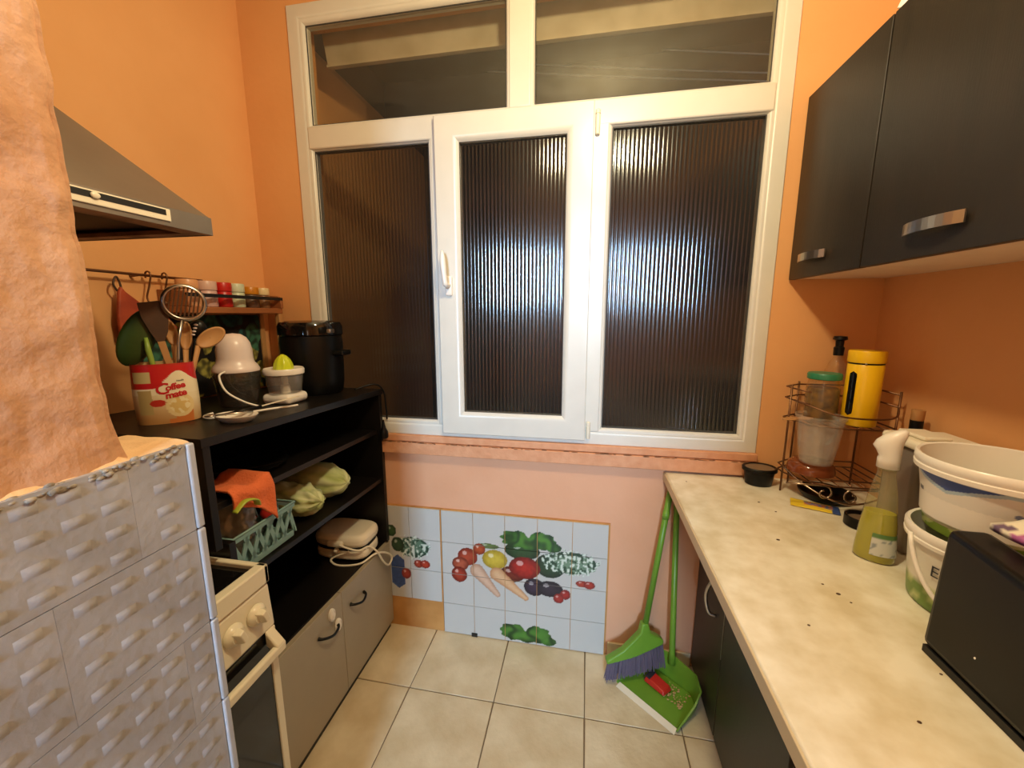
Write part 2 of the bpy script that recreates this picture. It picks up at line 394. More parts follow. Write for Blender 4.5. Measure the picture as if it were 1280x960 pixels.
for z0, z1 in ((2.06, 2.14), (.962, 1.03)):
    h = MB(); h.lathe([(.007, z0), (.0085, z0+.003), (.0085, z1-.018), (.0065, z1-.017), (.0065, z1-.015), (.0085, z1-.014), (.0085, z1-.003), (.005, z1)], 14, SX1+.012, FY-.006)
    h.build('hinge', 'cream', win, auto=40)
# sill
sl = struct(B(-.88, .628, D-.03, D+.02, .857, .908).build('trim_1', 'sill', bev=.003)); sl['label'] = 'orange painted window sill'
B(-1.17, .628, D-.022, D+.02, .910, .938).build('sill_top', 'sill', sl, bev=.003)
ck = MB()
for k in range(80):
    x = random.uniform(-.82, .6); ck.ball((x, D-.0295, .9085+random.uniform(-.002, .002)), (random.uniform(.004, .016), .002, random.uniform(.0008, .0018)), 6, 4)
ck.build('crack', 'crack', sl)['kind'] = 'stuff'
struct(B(.125, .46, D-.010, D, 0, .062).build('baseboard_back', 'ftile', bev=.002))
# what stands outside the window
struct(B(-1.45, -1.29, D+.17, 3.2, 0, 2.66).build('wall_outside_left', 'orange'))
struct(B(-1.6, 2.4, 3.2, 3.3, 0, 3.3).build('wall_outside_far', 'outdark'))
struct(B(2.3, 2.4, 2.35, 3.2, 0, 3.3).build('wall_outside_right', 'outdark'))
struct(B(-1.6, 2.4, D+.17, 3.3, 3.2, 3.3).build('ceiling_outside', 'outdark'))
struct(B(-1.6, 2.4, D+.17, 3.3, -.1, 0).build('floor_outside', 'outdark'))
bm_ = MB().hexa([(-1.12, 1.735, 2.486), (2.3, 1.735, 2.486), (2.3, 1.765, 2.486), (-1.12, 1.765, 2.486), (-1.165, 1.735, 2.80), (2.3, 1.735, 2.80), (2.3, 1.765, 2.80), (-1.165, 1.765, 2.80)])
bo = struct(bm_.build('trim_2', 'outpale', bev=.004)); B(-1.12, 2.3, 1.729, 1.745, 2.480, 2.489).build('drip_edge', 'outpale', bo)
struct(B(-1.75, -1.62, D+.17, 3.3, 0, 3.3).build('wall_outside_end', 'outdark'))
for k, (a, b, sag) in enumerate([((-.90, 3.199, 3.285), (2.32, 3.05, 2.79), .015), ((-.90, 3.199, 3.225), (2.32, 3.05, 2.75), .015), ((.0, 3.199, 3.29), (2.32, 3.05, 2.87), .01)]):
    pts = [tuple(Vector(a).lerp(Vector(b), t/14)+Vector((0, 0, -sag*4*(t/14)*(1-t/14)))) for t in range(15)]
    tag(MB().tube(pts, .0048, 6).build('clothes_line', 'wirem'), ['upper of the two long clothes lines behind the top right pane', 'lower of the two long clothes lines behind the top right pane', 'short topmost clothes line at the right of the top right pane'][k], 'clothes line', 'clothes lines outside the window')

# ================================================================ RIGHT SIDE
# worktop
wt = thing('worktop', 'pale marbled laminate worktop along the right wall', 'worktop', (.63, .5, .81))
B(.311, XR-.002, YR+.02, D-.001, .811, .847).build('slab', 'marble', wt, bev=.006)
B(.3075, .3125, YR+.02, D-.001, .811, .843).build('edge_strip', 'edge', wt, bev=.0015)
# base cabinets
def base_cab(y0, y1, label, hy):
    t = thing('base_cabinet', label, 'cabinet', (.7, (y0+y1)/2, 0), 'base cabinets under the worktop')
    B(.48, XR-.01, y0, y1, .02, .808).build('body', 'darkwood', t)
    B(.50, XR-.02, y0, y1, 0, .02).build('plinth', 'blackboard', t)
    d = B(.462, .479, y0+.0015, y1-.0015, .03, .80).build('door', 'wenge', t, bev=.0015)
    if hy: MB().tube(spline([(.462, hy, .555), (.440, hy+.004, .545), (.430, hy+.012, .49), (.440, hy+.004, .435), (.462, hy, .425)], 6), .0055, 8).build('handle', 'steel', d, smooth=True)
    return t
base_cab(1.245, 1.545, 'narrow dark brown base cabinet nearest the window', 1.325)
base_cab(.82, 1.243, 'wider dark brown base cabinet nearest the camera', 0)
B(.4605, .4625, 1.2425, 1.2455, .33, .80).build('edge_band', 'steel', bpy.data.objects['base_cabinet'])
MB().lathe([(.016, .001), (.016, .01), (.011, .015), (.011, .811)], 14, .50, .79).build('leg', 'steel', wt, auto=40)
# wall cabinets
def wall_cab(y0, y1, label, h0, h1):
    t = thing('wall_cabinet', label, 'cabinet', (.82, (y0+y1)/2, 1.558), 'dark wall cabinets')
    B(.69, XR-.001, y0, y1, 1.560, 2.118).build('body', 'cabunder', t)
    d = B(.669, .688, y0+.002, y1-.002, 1.558, 2.12).build('door', 'wenge', t, bev=.0015)
    pts = [(0, 0), (.018, .004), (.028, .012)]
    n = 10; vs = []; fs = []; L = h1-h0; hz = .0115
    for i in range(n+1):
        u = i/n; y = h0+L*u; b = .022*math.sin(PI*min(1, (1-u)*.92+.06))**.6
        for dx, dz in ((0, -hz), (0, hz), (-.003, hz), (-.003, -hz)): vs.append((.667-b+dx, y, 1.6165+dz))
    for i in range(n):
        for k in range(4): fs.append((4*i+k, 4*i+(k+1) % 4, 4*i+4+(k+1) % 4, 4*i+4+k))
    fs += [(0, 1, 2, 3), (4*n, 4*n+1, 4*n+2, 4*n+3)]
    MB().add(vs, fs).build('handle', 'steel', d)
    return t
wall_cab(1.186, 1.553, 'dark brown wall cabinet next to the window', 1.335, 1.475)
wall_cab(.50, 1.184, 'wide dark brown wall cabinet at the upper right edge', .895, 1.035)
tag(MB().tube(spline([(.695, 1.20, 2.135), (.70, 1.19, 2.16), (.72, 1.17, 2.25), (.73, 1.16, 2.45), (.73, 1.16, 2.70)], 6), .014, 12).build('vent_pipe', 'white', smooth=True), 'white pipe rising from the top of the wall cabinets', 'pipe')

# black oval tub
def oval_tub(cx, cy):
    t = thing('oval_tub', 'black oval plastic tub with a lid, by the window end of the worktop', 'tub', (cx, cy, .847))
    MB().lathe([(.040, .8475), (.043, .85), (.049, .897), (.049, .9)], 28, cx, cy, 1.0, .8).build('body', 'blackpl', t, auto=40)
    MB().lathe([(.051, .896), (.056, .899), (.0565, .909), (.053, .912), (.047, .911), (.045, .905)], 28, cx, cy, 1.0, .8).build('rim', 'blackpl', t, auto=40)
    MB().lathe([(.001, .907), (.046, .907), (.046, .9085), (.001, .909)], 28, cx, cy, 1.0, .8).build('lid', 'tubLid', t, auto=40)
M['tubLid'] = mat('brown_tub_lid', rgb(120, 100, 80), .35)
oval_tub(.617, 1.488)

# wire rack, two tiers
rk = thing('wire_rack', 'two tier bronze wire rack with scrolls in the worktop corner', 'rack', (.8, 1.42, .847))
X0, X1, Y0, Y1 = .668, .925, 1.305, 1.525
def wire(name, pts, r=.0028, closed=False, m='copper'): return MB().tube(pts, r, 7, closed).build(name, m, rk, smooth=True)
for (x, y, zt) in ((X0, 1.44, 1.215), (X1, 1.36, 1.215), (X1, Y1, 1.215), (X0+.06, Y1, 1.215)):
    wire('post', [(x, y, .848), (x, y, zt)], .0032)
def loop(z, fr=0): return [(X0, 1.44, z), (X0+.03, 1.37, z), (X0+.10, Y0+.03+fr, z), (X1-.03, Y0+.03+fr, z), (X1, 1.36, z), (X1, Y1, z), (X0+.06, Y1, z), (X0, Y1-.05, z)]
for z in (1.100, .935, .915): wire('rim_wire', loop(z), .0026, True)
for z in (1.205, 1.168): wire('rim_wire', [(X0+.03, 1.385, z-.004), (X0, 1.44, z), (X0, Y1-.05, z), (X0+.06, Y1, z), (X1, Y1, z), (X1, 1.36, z)], .0026)
wire('rim_wire', spline([(X0, 1.44, 1.168), (X0+.03, 1.385, 1.158), (X0+.10, Y0+.03, 1.137), (X1-.03, Y0+.03, 1.137), (X1, 1.36, 1.168)], 5), .0026)
for k in range(6):
    x = X0+.05+k*.036; wire('shelf_wire', [(x, 1.35, 1.098), (x, Y1, 1.098)], .002)
    wire('shelf_wire', [(x, 1.35, .913), (x, Y1, .913)], .002)
def spiral(cx, cz, sgn):
    pts = [(cx+sgn*.10, Y0+.012, cz+.02), (cx+sgn*.05, Y0, cz+.024)]
    for k in range(22):
        a = PI/2+sgn*(-1)*(-k)*PI/10.5; r = .024*(1-k/30)
        pts.append((cx+r*math.cos(PI/2+sgn*k*PI/10.5), Y0-.004, cz+r*math.sin(PI/2+sgn*k*PI/10.5)))
    return pts
wire('scroll', spiral(.725, .905, -1), .0028, m='chrome'); wire('scroll', spiral(.80, .897, 1), .0028, m='chrome')
wire('front_wire', spline([(X0, 1.44, .935), (.70, 1.36, .905), (.76, 1.31, .878), (.83, 1.315, .87), (X1, 1.36, .88)], 6), .0028, m='chrome')
# jar with green lid
jc = (.762, 1.447)
jr = thing('preserve_jar', 'glass jar of brown preserve with a green lid on the wire rack', 'jar', (*jc, 1.102))
MB().lathe([(.038, 1.1035), (.043, 1.107), (.0445, 1.12), (.0445, 1.195), (.040, 1.208)], 28, *jc).build('contents', 'pickle', jr, auto=40)
MB().lathe([(.039, 1.1025), (.0445, 1.106), (.046, 1.12), (.046, 1.205), (.042, 1.225), (.041, 1.236)], 28, *jc).build('glass', 'jarglass', jr, auto=40)
M['glid'] = mat('green_lid', rgb(40, 120, 84), .4)
MB().lathe([(.044, 1.236), (.0465, 1.238), (.0465, 1.252), (.044, 1.256), (.02, 1.257), (.001, 1.256)], 28, *jc).build('lid', 'glid', jr, auto=40)
# yellow canister
cc = (.843, 1.395)
cn = thing('canister', 'tall yellow metal canister with a dark window on the wire rack', 'canister', (*cc, 1.102))
MB().lathe([(.042, 1.103), (.0445, 1.106), (.0445, 1.291), (.043, 1.293)], 32, *cc).build('body', 'yellow', cn, auto=40)
MB().lathe([(.0435, 1.293), (.0435, 1.298)], 32, *cc).build('seam', 'blackpl', cn, auto=40)
MB().lathe([(.0455, 1.298), (.0465, 1.30), (.0465, 1.330), (.045, 1.334), (.001, 1.335)], 32, *cc).build('lid', 'yellow', cn, auto=40)
def cyl_patch(c, r, a0, a1, z0, z1, rnd, n=12, m=20):
    """rounded window strip hugging a cylinder"""
    b = MB(); mid = (a0+a1)/2; hw = (a1-a0)/2
    def fn(u, v):
        z = z0+(z1-z0)*v; e = 1.0
        d = min(z-z0, z1-z)
        if d < rnd: e = math.sqrt(max(0, 1-((rnd-d)/rnd)**2))
        a = mid+hw*(2*u-1)*e; return (c[0]+r*math.cos(a), c[1]+r*math.sin(a), z)
    return b.grid(n, m, fn)
aw = math.atan2(-cc[1], -cc[0])-.62
cyl_patch(cc, .0449, aw-.24, aw+.24, 1.135, 1.272, .011).build('window', 'blackgl', cn, smooth=True, fix=False)
MB().ball((cc[0]-.024, cc[1]-.040, 1.297), .003, 8, 6).build('clasp', 'steel', cn, smooth=True)
# dark topped bottle behind the canister
bb = (.815, 1.488)
bt = thing('oil_bottle', 'clear bottle with a black pourer behind the yellow canister', 'bottle', (*bb, 1.102))
MB().lathe([(.030, 1.103), (.031, 1.106), (.031, 1.26), (.022, 1.285), (.012, 1.30), (.012, 1.318)], 20, *bb).build('body', 'jarglass', bt, auto=40)
MB().lathe([(.014, 1.310), (.015, 1.335), (.011, 1.34), (.012, 1.358), (.020, 1.362), (.018, 1.372), (.001, 1.374)], 18, *bb).build('pourer', 'blackpl', bt, auto=40)
# measuring cup on an upturned bowl
mc = (.728, 1.374)
bw = thing('glass_bowl', 'brown glass bowl turned upside down under the measuring cup', 'bowl', (*mc, .936))
MB().lathe([(.066, .9385), (.066, .945), (.063, .962), (.050, .974), (.030, .9765), (.001, .977)], 28, mc[0]+.005, mc[1]+.03).build('bowl_shell', 'brownglass', bw, auto=60)
mcup = thing('measuring_cup', 'clear plastic measuring cup with a spout standing on the brown bowl', 'cup', (*mc, .978))
def cupz(b):
    def fn(x, y, z):
        if z > 1.10:
            dx, dy = x-mc[0], y-mc[1]; a = math.atan2(dy, dx); d = abs((a-math.radians(-118)+PI) % (2*PI)-PI)
            if d < .5: k = (1-d/.5)*(z-1.10)/.035; return (x+dx*.22*k, y+dy*.22*k, z+.004*k)
        return (x, y, z)
    return b.map(fn)
cb = MB().openlathe([(.001, .979), (.043, .979), (.045, .983), (.0545, 1.05), (.0625, 1.118), (.067, 1.124), (.0675, 1.131), (.064, 1.132), (.0605, 1.118), (.0525, 1.05), (.0435, .985), (.001, .984)], 36, *mc)
cupz(cb).build('cup_shell', 'clearp', mcup, auto=50)
MB().tube(spline([(mc[0]+.045, mc[1]+.03, 1.12), (mc[0]+.075, mc[1]+.055, 1.115), (mc[0]+.08, mc[1]+.058, 1.06), (mc[0]+.042, mc[1]+.03, 1.03)], 6), .006, 8, flat=.6).build('handle', 'clearp', mcup, smooth=True)
# wooden spatula on the rack
sp = MB(); sp.prism([(-.075, -.004), (-.06, -.013), (.0, -.015), (.03, -.008), (.11, -.006), (.11, .006), (.03, .008), (0, .015), (-.06, .013), (-.075, .004)], (.70, 1.415, 1.108), (.94, .34, 0), (-.34, .94, 0), .005)
tag(sp.build('wooden_spatula', 'wood', bev=.0015), 'short pale wooden spatula lying on the wire rack, tip towards the window', 'spatula')
# dark dish and lid below the rack, sachet
M['sach'] = M['paint']
def sachet():
    o = Vector((.718, 1.327, .8485)); e = Vector((.92, -.39, 0)).normalized(); u = Vector((.39, .92, 0)).normalized()
    def fn(a, b): p = o+e*((a-.5)*.125)+u*((b-.5)*.06); return (p.x, p.y, .8495+.0035*math.sin(PI*a)*math.sin(PI*b)+.0008*nz(a*9, b*5, 0))
    def pc(x, y, z):
        d = Vector((x, y, 0))-Vector((o.x, o.y, 0)); a = d.dot(e)/.125+.5; b = d.dot(u)/.06+.5
        if .28 < a < .85 and .35 < b < .85: return (.35, .45, .62) if nz(a*14, b*7, 1) > .05 else (.82, .5, .3)
        if a > .84: return (.22, .32, .55)
        return (.93, .80, .22)
    return MB().grid(40, 16, fn).build('sachet', 'paint', smooth=True, paint=pc)
so = sachet(); tag(so, 'flat yellow printed food sachet lying in front of the wire rack', 'sachet')
sm_ = so.modifiers.new('solid', 'SOLIDIFY'); sm_.thickness = .001
dd = (.785, 1.405)
tag(MB().lathe([(.001, .8478), (.060, .8478), (.074, .866), (.076, .872), (.071, .872), (.058, .853), (.001, .853)], 28, *dd).build('dark_dish', 'blackpl', auto=50), 'shallow black dish under the lower tier of the wire rack', 'dish')
ld = (.787, 1.222)
lt = thing('ashtray', 'small round dark dish lying behind the spray bottle', 'dish', (*ld, .847))
MB().lathe([(.040, .8475), (.042, .849), (.042, .876), (.039, .878), (.036, .876), (.036, .852), (.001, .852)], 26, *ld).build('dish_shell', 'blackpl', lt, auto=40)
MB().lathe([(.0355, .8525), (.0355, .866), (.001, .867)], 24, *ld).build('residue', 'tubLid', lt, auto=40)

# spray bottle
sb = (.712, 1.052)
sr = thing('spray_bottle', 'clear spray bottle of yellow green liquid with a white nozzle', 'bottle', (*sb, .847))
ang = math.atan2(sb[1], sb[0])-PI/2
def ov(prof, seg=30): return MB_rot(prof, sb, 1.0, .66, ang, seg)
def MB_rot(prof_, c, sx, sy, a, seg=30):
    b = MB(); b.M = Matrix.Translation((c[0], c[1], 0)) @ Matrix.Rotation(a, 4, 'Z'); return b.lathe(prof_, seg, 0, 0, sx, sy)
ov([(.036, .849), (.039, .853), (.0385, .87), (.034, .94), (.0295, .972)]).build('liquid', 'liquid', sr, auto=50)
ov([(.036, .8478), (.040, .852), (.0395, .87), (.035, .94), (.026, 1.02), (.0175, 1.065), (.0165, 1.078)]).build('body', 'bottlegl', sr, auto=50)
ov([(.017, 1.076), (.0185, 1.079), (.0185, 1.085), (.016, 1.087)]).build('neck_ring', 'bottlegl', sr, auto=50)
nh = MB(); nh.M = Matrix.Translation((sb[0], sb[1], 0)) @ Matrix.Rotation(ang, 4, 'Z')
secs = [(.021, .019, 1.083, 0), (.021, .019, 1.105, 0), (.020, .020, 1.118, .001), (.023, .022, 1.132, -.002), (.028, .022, 1.145, -.004), (.027, .021, 1.157, 0), (.020, .017, 1.167, .006), (.008, .008, 1.172, .012)]
vs = []; fs = []
for a, b_, z, dx in secs:
    for k in range(20):
        t = 2*PI*k/20; xx = a*math.cos(t)+dx; vs.append((xx, b_*math.sin(t), z+(.35*xx if z > 1.11 else 0)))
for i in range(len(secs)-1):
    for k in range(20): fs.append((20*i+k, 20*i+(k+1) % 20, 20*i+20+(k+1) % 20, 20*i+20+k))
fs += [tuple(range(20))[::-1], tuple(20*(len(secs)-1)+k for k in range(20))]
nh.add(vs, fs).build('nozzle', 'white', sr, smooth=True)
M['label1'] = M['paint']
def labfn(u, v):
    a = -PI/2+.35+1.2*(u-.5)*2*.75; z = .868+.055*v; r = .0402-.006*(z-.868)/.07
    p = Matrix.Translation((sb[0], sb[1], 0)) @ Matrix.Rotation(ang, 4, 'Z') @ Vector(((r+.0006)*math.cos(a+.35), (r+.0006)*.66*math.sin(a+.35)-.0004, z)); return tuple(p)
MB().grid(16, 12, labfn).build('label', 'paint', sr, smooth=True, fix=False, paint=lambda x, y, z: ((.35, .5, .28) if z > .912 else (.80, .80, .78) if nz(x, y, z, s=90) > -.25 else (.55, .58, .6)))

# bottle with cork
kb = (.915, 1.275)
kt = thing('corked_bottle', 'dark bottle with a cork stopper standing beside the wire rack', 'bottle', (*kb, .847))
MB().lathe([(.024, .848), (.026, .852), (.026, 1.05), (.016, 1.09), (.0145, 1.10), (.0145, 1.150)], 20, *kb).build('body', 'blackpl', kt, auto=40)
MB().lathe([(.013, 1.150), (.0145, 1.152), (.015, 1.180), (.001, 1.181)], 16, *kb).build('cork', 'wood', kt, auto=40)
# tall food container
tc = thing('food_container', 'tall clear plastic food container with a cream lid against the right wall', 'container', (.84, 1.135, .847))
M['frost'] = clear('frosted_container', (.55, .47, .40), .35, .2, (.45, .36, .28))
def rbox(x0, x1, y0, y1, z0, z1, name, m, par, bev): return B(x0, x1, y0, y1, z0, z1).build(name, m, par, bev=bev)
rbox(.785, .915, 1.075, 1.185, .848, 1.118, 'body', 'frost', tc, .012)
rbox(.792, .908, 1.082, 1.178, .852, 1.03, 'contents', 'cont', tc, .012) if 'cont' in M else None
lidc = rbox(.778, .922, 1.068, 1.192, 1.119, 1.142, 'lid', 'cream', tc, .009)
rbox(.80, .86, 1.085, 1.17, 1.1425, 1.152, 'flap', 'cream', lidc, .004)

# buckets, nested
b1 = (.790, .888); b2 = (.818, .912)
bs = thing('small_bucket', 'small white bucket with a bail handle under the large bucket', 'bucket', (*b1, .847))
def bpaint1(x, y, z):
    if z < .895: return (.42, .55, .22) if nz(x, y, z, s=38) > -.1 else (.72, .76, .5)
    return (.87, .85, .80)
MB().openlathe([(.001, .849), (.096, .849), (.098, .852)]+[(.098+.012*k/10, .852+.135*k/10) for k in range(1, 11)], 64, *b1).build('body', 'paint', bs, smooth=True, paint=bpaint1, auto=60)
MB().openlathe([(.110, .985), (.1165, .985), (.1175, .992), (.1150, .994), (.1175, 1.0), (.1175, 1.010), (.114, 1.014), (.109, 1.012), (.108, 1.0), (.100, .96)], 48, *b1).build('rim', 'white', bs, auto=50)
ha = math.atan2(-b1[1], -b1[0])
pts = []
for k in range(25):
    t = k/24*PI; a = ha-.98+1.9*(k/24); drop = .118*math.sin(t)**.85
    r = .1195+.006*math.sin(t); pts.append((b1[0]+r*math.cos(a), b1[1]+r*math.sin(a), .998-drop))
MB().tube(pts, .0042, 8, flat=1.0).build('bail_handle', 'white', bs, smooth=True)
def text_on_cyl(txt, c, r, a0, z0, size, name, m, par, tilt=0, shear=0, bold=0):
    cu = bpy.data.curves.new('t', 'FONT'); cu.body = txt; cu.size = size; cu.shear = shear; cu.offset = bold; cu.resolution_u = 3
    o = bpy.data.objects.new('t', cu); C.objects.link(o); dg = bpy.context.evaluated_depsgraph_get(); dg.update()
    me = o.evaluated_get(dg).to_mesh(); b = MB()
    vs = []
    for v in me.vertices:
        x, y = v.co.x, v.co.y; x, y = x*math.cos(tilt)-y*math.sin(tilt), x*math.sin(tilt)+y*math.cos(tilt)
        a = a0+x/r; vs.append((c[0]+r*math.cos(a), c[1]+r*math.sin(a), z0+y))
    b.add(vs, [tuple(p.vertices) for p in me.polygons]); o.evaluated_get(dg).to_mesh_clear()
    bpy.data.objects.remove(o); bpy.data.curves.remove(cu)
    return b.build(name, m, par, fix=False)
text_on_cyl('E', b1, .1088, ha-.60, .930, .032, 'lettering', 'ink', bs)
bl = thing('large_bucket', 'large white food bucket with a blue band stacked in the small bucket', 'bucket', (*b2, 1.0))
def bpaint2(x, y, z):
    a = math.atan2(y-b2[1], x-b2[0]); u = (a-ha+PI) % (2*PI)-PI   # 0 faces the camera
    t = (z-1.0)/.14
    band = .80-.22*math.exp(-((u+.55)/.35)**2)*0
    top = .88+.0*u; w = .17*max(0, 1-abs(u+.62)/.7)
    if -1.3 < u < .25 and top-w < t < top: return (.23, .32, .58)
    if -1.3 < u < .25 and top-w-.05 < t < top-w: return (.66, .74, .80)
    if .18 < u < .62 and abs(t-(.60-.5*(u-.2))) < .16*(1-abs(u-.4)/.24)+.02*nz(u*20, t*12, 0): return (.45, .48, .60)
    if t < .16: return (.50, .62, .24) if nz(x, y, z, s=30) > -.2 else (.74, .78, .5)
    if t < .26: return (.86, .88, .74)
    if -1.28 < u < -1.12 and .52 < t < .60: return (.45, .45, .48)
    return (.88, .86, .83)
MB().openlathe([(.001, 1.001), (.098, 1.001)]+[(.100+.020*k/80, 1.002+.126*k/80) for k in range(81)], 260, *b2).build('body', 'paint', bl, smooth=True, paint=bpaint2, auto=60)
MB().openlathe([(.120, 1.126), (.128, 1.126), (.129, 1.135), (.126, 1.137), (.129, 1.143), (.129, 1.153), (.1255, 1.157), (.121, 1.155), (.1195, 1.14), (.113, 1.09), (.108, 1.03), (.001, 1.03)], 64, *b2).build('rim', 'white', bl, auto=50)
sc = MB()
for k in range(16):
    a = random.uniform(0, 2*PI); r = random.uniform(.03, .108); rr = random.uniform(.004, .010)
    sc.ball((b2[0]+r*math.cos(a), b2[1]+r*math.sin(a), 1.034+.06*(r/.108)**6), (rr, rr, rr*.5), 6, 4)
sc.build('dark_scraps', 'blackmt', bl)['kind'] = 'stuff'
M['limef'] = mat('lime_rind', rgb(170, 184, 60), .4, var=.12, vscale=30)
tag(MB().ball((b2[0]+.04, b2[1]-.025, 1.075), (.04, .04, .042)).build('lime', 'limef', smooth=True), 'yellow green citrus fruit inside the large white bucket', 'fruit')

# black upright box and the paper packet behind it
bx_ = thing('black_box', 'glossy black upright box in the right foreground of the worktop', 'appliance', (.65, .6, .847))
P = [(.606, .35, .862), (.69, .35, .862), (.70, .765, .862), (.606, .757, .862), (.585, .35, 1.055), (.66, .35, 1.055), (.705, .79, 1.068), (.645, .795, 1.066)]
MB().hexa(P).build('shell', 'blackpl', bx_, bev=.012)
MB().hexa([(.608, .36, .848), (.688, .36, .848), (.698, .758, .848), (.608, .752, .848), (.608, .36, .861), (.688, .36, .861), (.698, .758, .861), (.608, .752, .861)]).build('base_strip', 'blackmt', bx_)
MB().ball((.6055, .66, .917), .0022, 8, 6).build('indicator_light', 'white', bx_, smooth=True)
def papfn(u, v):
    x = .69+.17*v; y = .42+.355*u; return (x+.01*nz(u*4, v*3, 2), y, 1.078+.035*v+.014*nz(u*3, v*2, 0)+.01*v*u)
def pappc(x, y, z):
    if x < .712 and math.sin(y*85+x*40) > .35: return (.70, .40, .62)
    if x < .712 and math.sin(y*85+x*40) < -.75: return (.42, .34, .44)
    return (.90, .86, .78)
po = MB().grid(50, 30, papfn).build('paper_packet', 'paintm', smooth=True, paint=pappc); pm = po.modifiers.new('solid', 'SOLIDIFY'); pm.thickness = .012
tag(po, 'crumpled cream paper packet with magenta print behind the black box', 'packet')

# broom and dustpan
br = thing('broom', 'green plastic broom with purple bristles leaning at the worktop end', 'broom', (.23, 1.45, 0))
e = Vector((.975, .22, 0)).normalized(); u = Vector((0, .08, 1)).normalized()
O = (.228, 1.435, 0)
MB().prism([(-.115, .095), (-.112, .078), (.0, .105), (.108, .155), (.112, .172), (.085, .190), (.058, .205), (.048, .245), (.022, .245), (.015, .205), (-.05, .135)], O, e, u, -.032).build('head', 'green', br, bev=.006)
bri = MB()
for k in range(420):
    s = random.uniform(-.108, .106); t = random.uniform(.004, .028); top = .088+.075*(s+.1)/.2
    bot = max(.004, .012+.055*(s+.11)/.22)+random.uniform(0, .012); sp_ = s*1.10+random.uniform(-.006, .006)
    p = Vector(O)+e*s+u*top+Vector((0, t-.0, 0)); q = Vector(O)+e*sp_+u*bot+Vector((0, t*1.6-.02, 0))
    bri.tube([tuple(p), tuple(q)], [.0022, .0016], 4)
bri.build('bristles', 'purple', br)['kind'] = 'stuff'
hs = Vector(O)+e*.035+u*.23+Vector((0, .016, 0))
MB().tube([tuple(hs), (.332, 1.515, .80)], .0115, 12).build('handle', 'green', br, smooth=True)
MB().tube([tuple(hs.lerp(Vector((.332, 1.515, .80)), .78)), tuple(hs.lerp(Vector((.332, 1.515, .80)), .83))], .0135, 12).build('collar', 'green', br, smooth=True)
dp = thing('dustpan', 'green long handled dustpan on the floor in the corner', 'dustpan', (.3, 1.4, 0))
A = Vector((.165, 1.412, 0)); Bp = Vector((.345, 1.262, 0)); ed = (Bp-A).normalized(); dd_ = Vector((-ed.y, ed.x, 0))
w = (Bp-A).length; L = .165
def dpt(a, b, z): p = A+ed*a+dd_*b; return (p.x, p.y, z)
tk = .004
dm = MB()
def pan(off):
    return [dpt(-.0+off, .004, .003), dpt(w-off, .004, .003), dpt(w+.008-off, L*.8, .012), dpt(w-.03, L-off, .014), dpt(.03, L-off, .014), dpt(-.008+off, L*.8, .012)]
fl_ = pan(0); dm.add(fl_+[(x, y, z+tk) for x, y, z in fl_], [(5,4,3,2,1,0), (6,7,8,9,10,11)]+[(i, (i+1) % 6, 6+(i+1) % 6, 6+i) for i in range(6)])
dm.build('tray', 'green', dp)
dw = MB(); wl_ = [(dpt(w, .004, 0), .012), (dpt(w+.008, L*.55, 0), .055), (dpt(w+.006, L*.8, 0), .085), (dpt(w-.03, L, 0), .10), (dpt(w*.5, L+.005, 0), .11), (dpt(.03, L, 0), .10), (dpt(-.006, L*.8, 0), .085), (dpt(-.008, L*.55, 0), .055), (dpt(0, .004, 0), .012)]
vs = []; fs = []
for i, (p, h) in enumerate(wl_):
    c = Vector(dpt(w/2, L*.4, 0)); q = Vector(p); n_ = (q-c); n_.z = 0; n_.normalize()
    for k, (oo, z) in enumerate(((0, .003), (.004, .003), (.010+h*.1, h), (.004+h*.1, h))): vs.append(tuple(q+n_*oo+Vector((0, 0, z))))
for i in range(len(wl_)-1):
    for k in range(4): fs.append((4*i+k, 4*i+4+k, 4*i+4+(k+1) % 4, 4*i+(k+1) % 4))
fs += [(0, 1, 2, 3), tuple(4*(len(wl_)-1)+k for k in range(4))]
dw.add(vs, fs).build('wall_rim', 'green', dp, auto=40)
lip = MB(); lip.hexa([dpt(-.004, -.012, .001), dpt(w+.004, -.012, .001), dpt(w+.002, .008, .001), dpt(-.002, .008, .001), dpt(-.004, -.012, .003), dpt(w+.004, -.012, .003), dpt(w+.002, .010, .009), dpt(-.002, .010, .009)])
lip.build('lip', 'cream', dp)
q = Vector(dpt(w*.52, L+.006, .085))
MB().tube([tuple(q), tuple(q+Vector((0, .004, .05))), (.352, 1.505, .785)], [.015, .0115, .0105], 12).build('handle', 'green', dp, smooth=True)
rw = MB(); ce = Vector(dpt(w*.48, L*.55, .02)); e2 = Vector((.75, -.66, 0)); u2 = Vector((.66, .75, 0))
ctr = Vector(dpt(w*.46, L*.62, 0)); ax = Vector((.66, -.62, 0)).normalized(); ay = Vector((.62, .66, 0)).normalized()
rw.M = Matrix(((ax.x, ay.x, 0, ctr.x), (ax.y, ay.y, 0, ctr.y), (0, 0, 1, .019), (0, 0, 0, 1)))
wr = thing('wrapper', 'crushed red food packet lying in the green dustpan', 'packet', (ctr.x, ctr.y, .018))
rw.hexa([(-.046, -.028, 0), (.042, -.026, 0), (.046, .024, 0), (-.046, .026, 0), (-.04, -.022, .022), (.036, -.020, .014), (.038, .02, .018), (-.042, .021, .026)])
rw.build('carton', 'red', wr, bev=.004)
rw2 = MB(); rw2.M = rw.M; rw2.hexa([(-.047, -.024, .003), (-.022, -.024, .003), (-.022, .024, .003), (-.047, .024, .003), (-.041, -.020, .0275), (-.024, -.020, .0265), (-.024, .019, .0275), (-.042, .019, .0285)]).build('dark_print', 'ink', wr)
crm = MB()
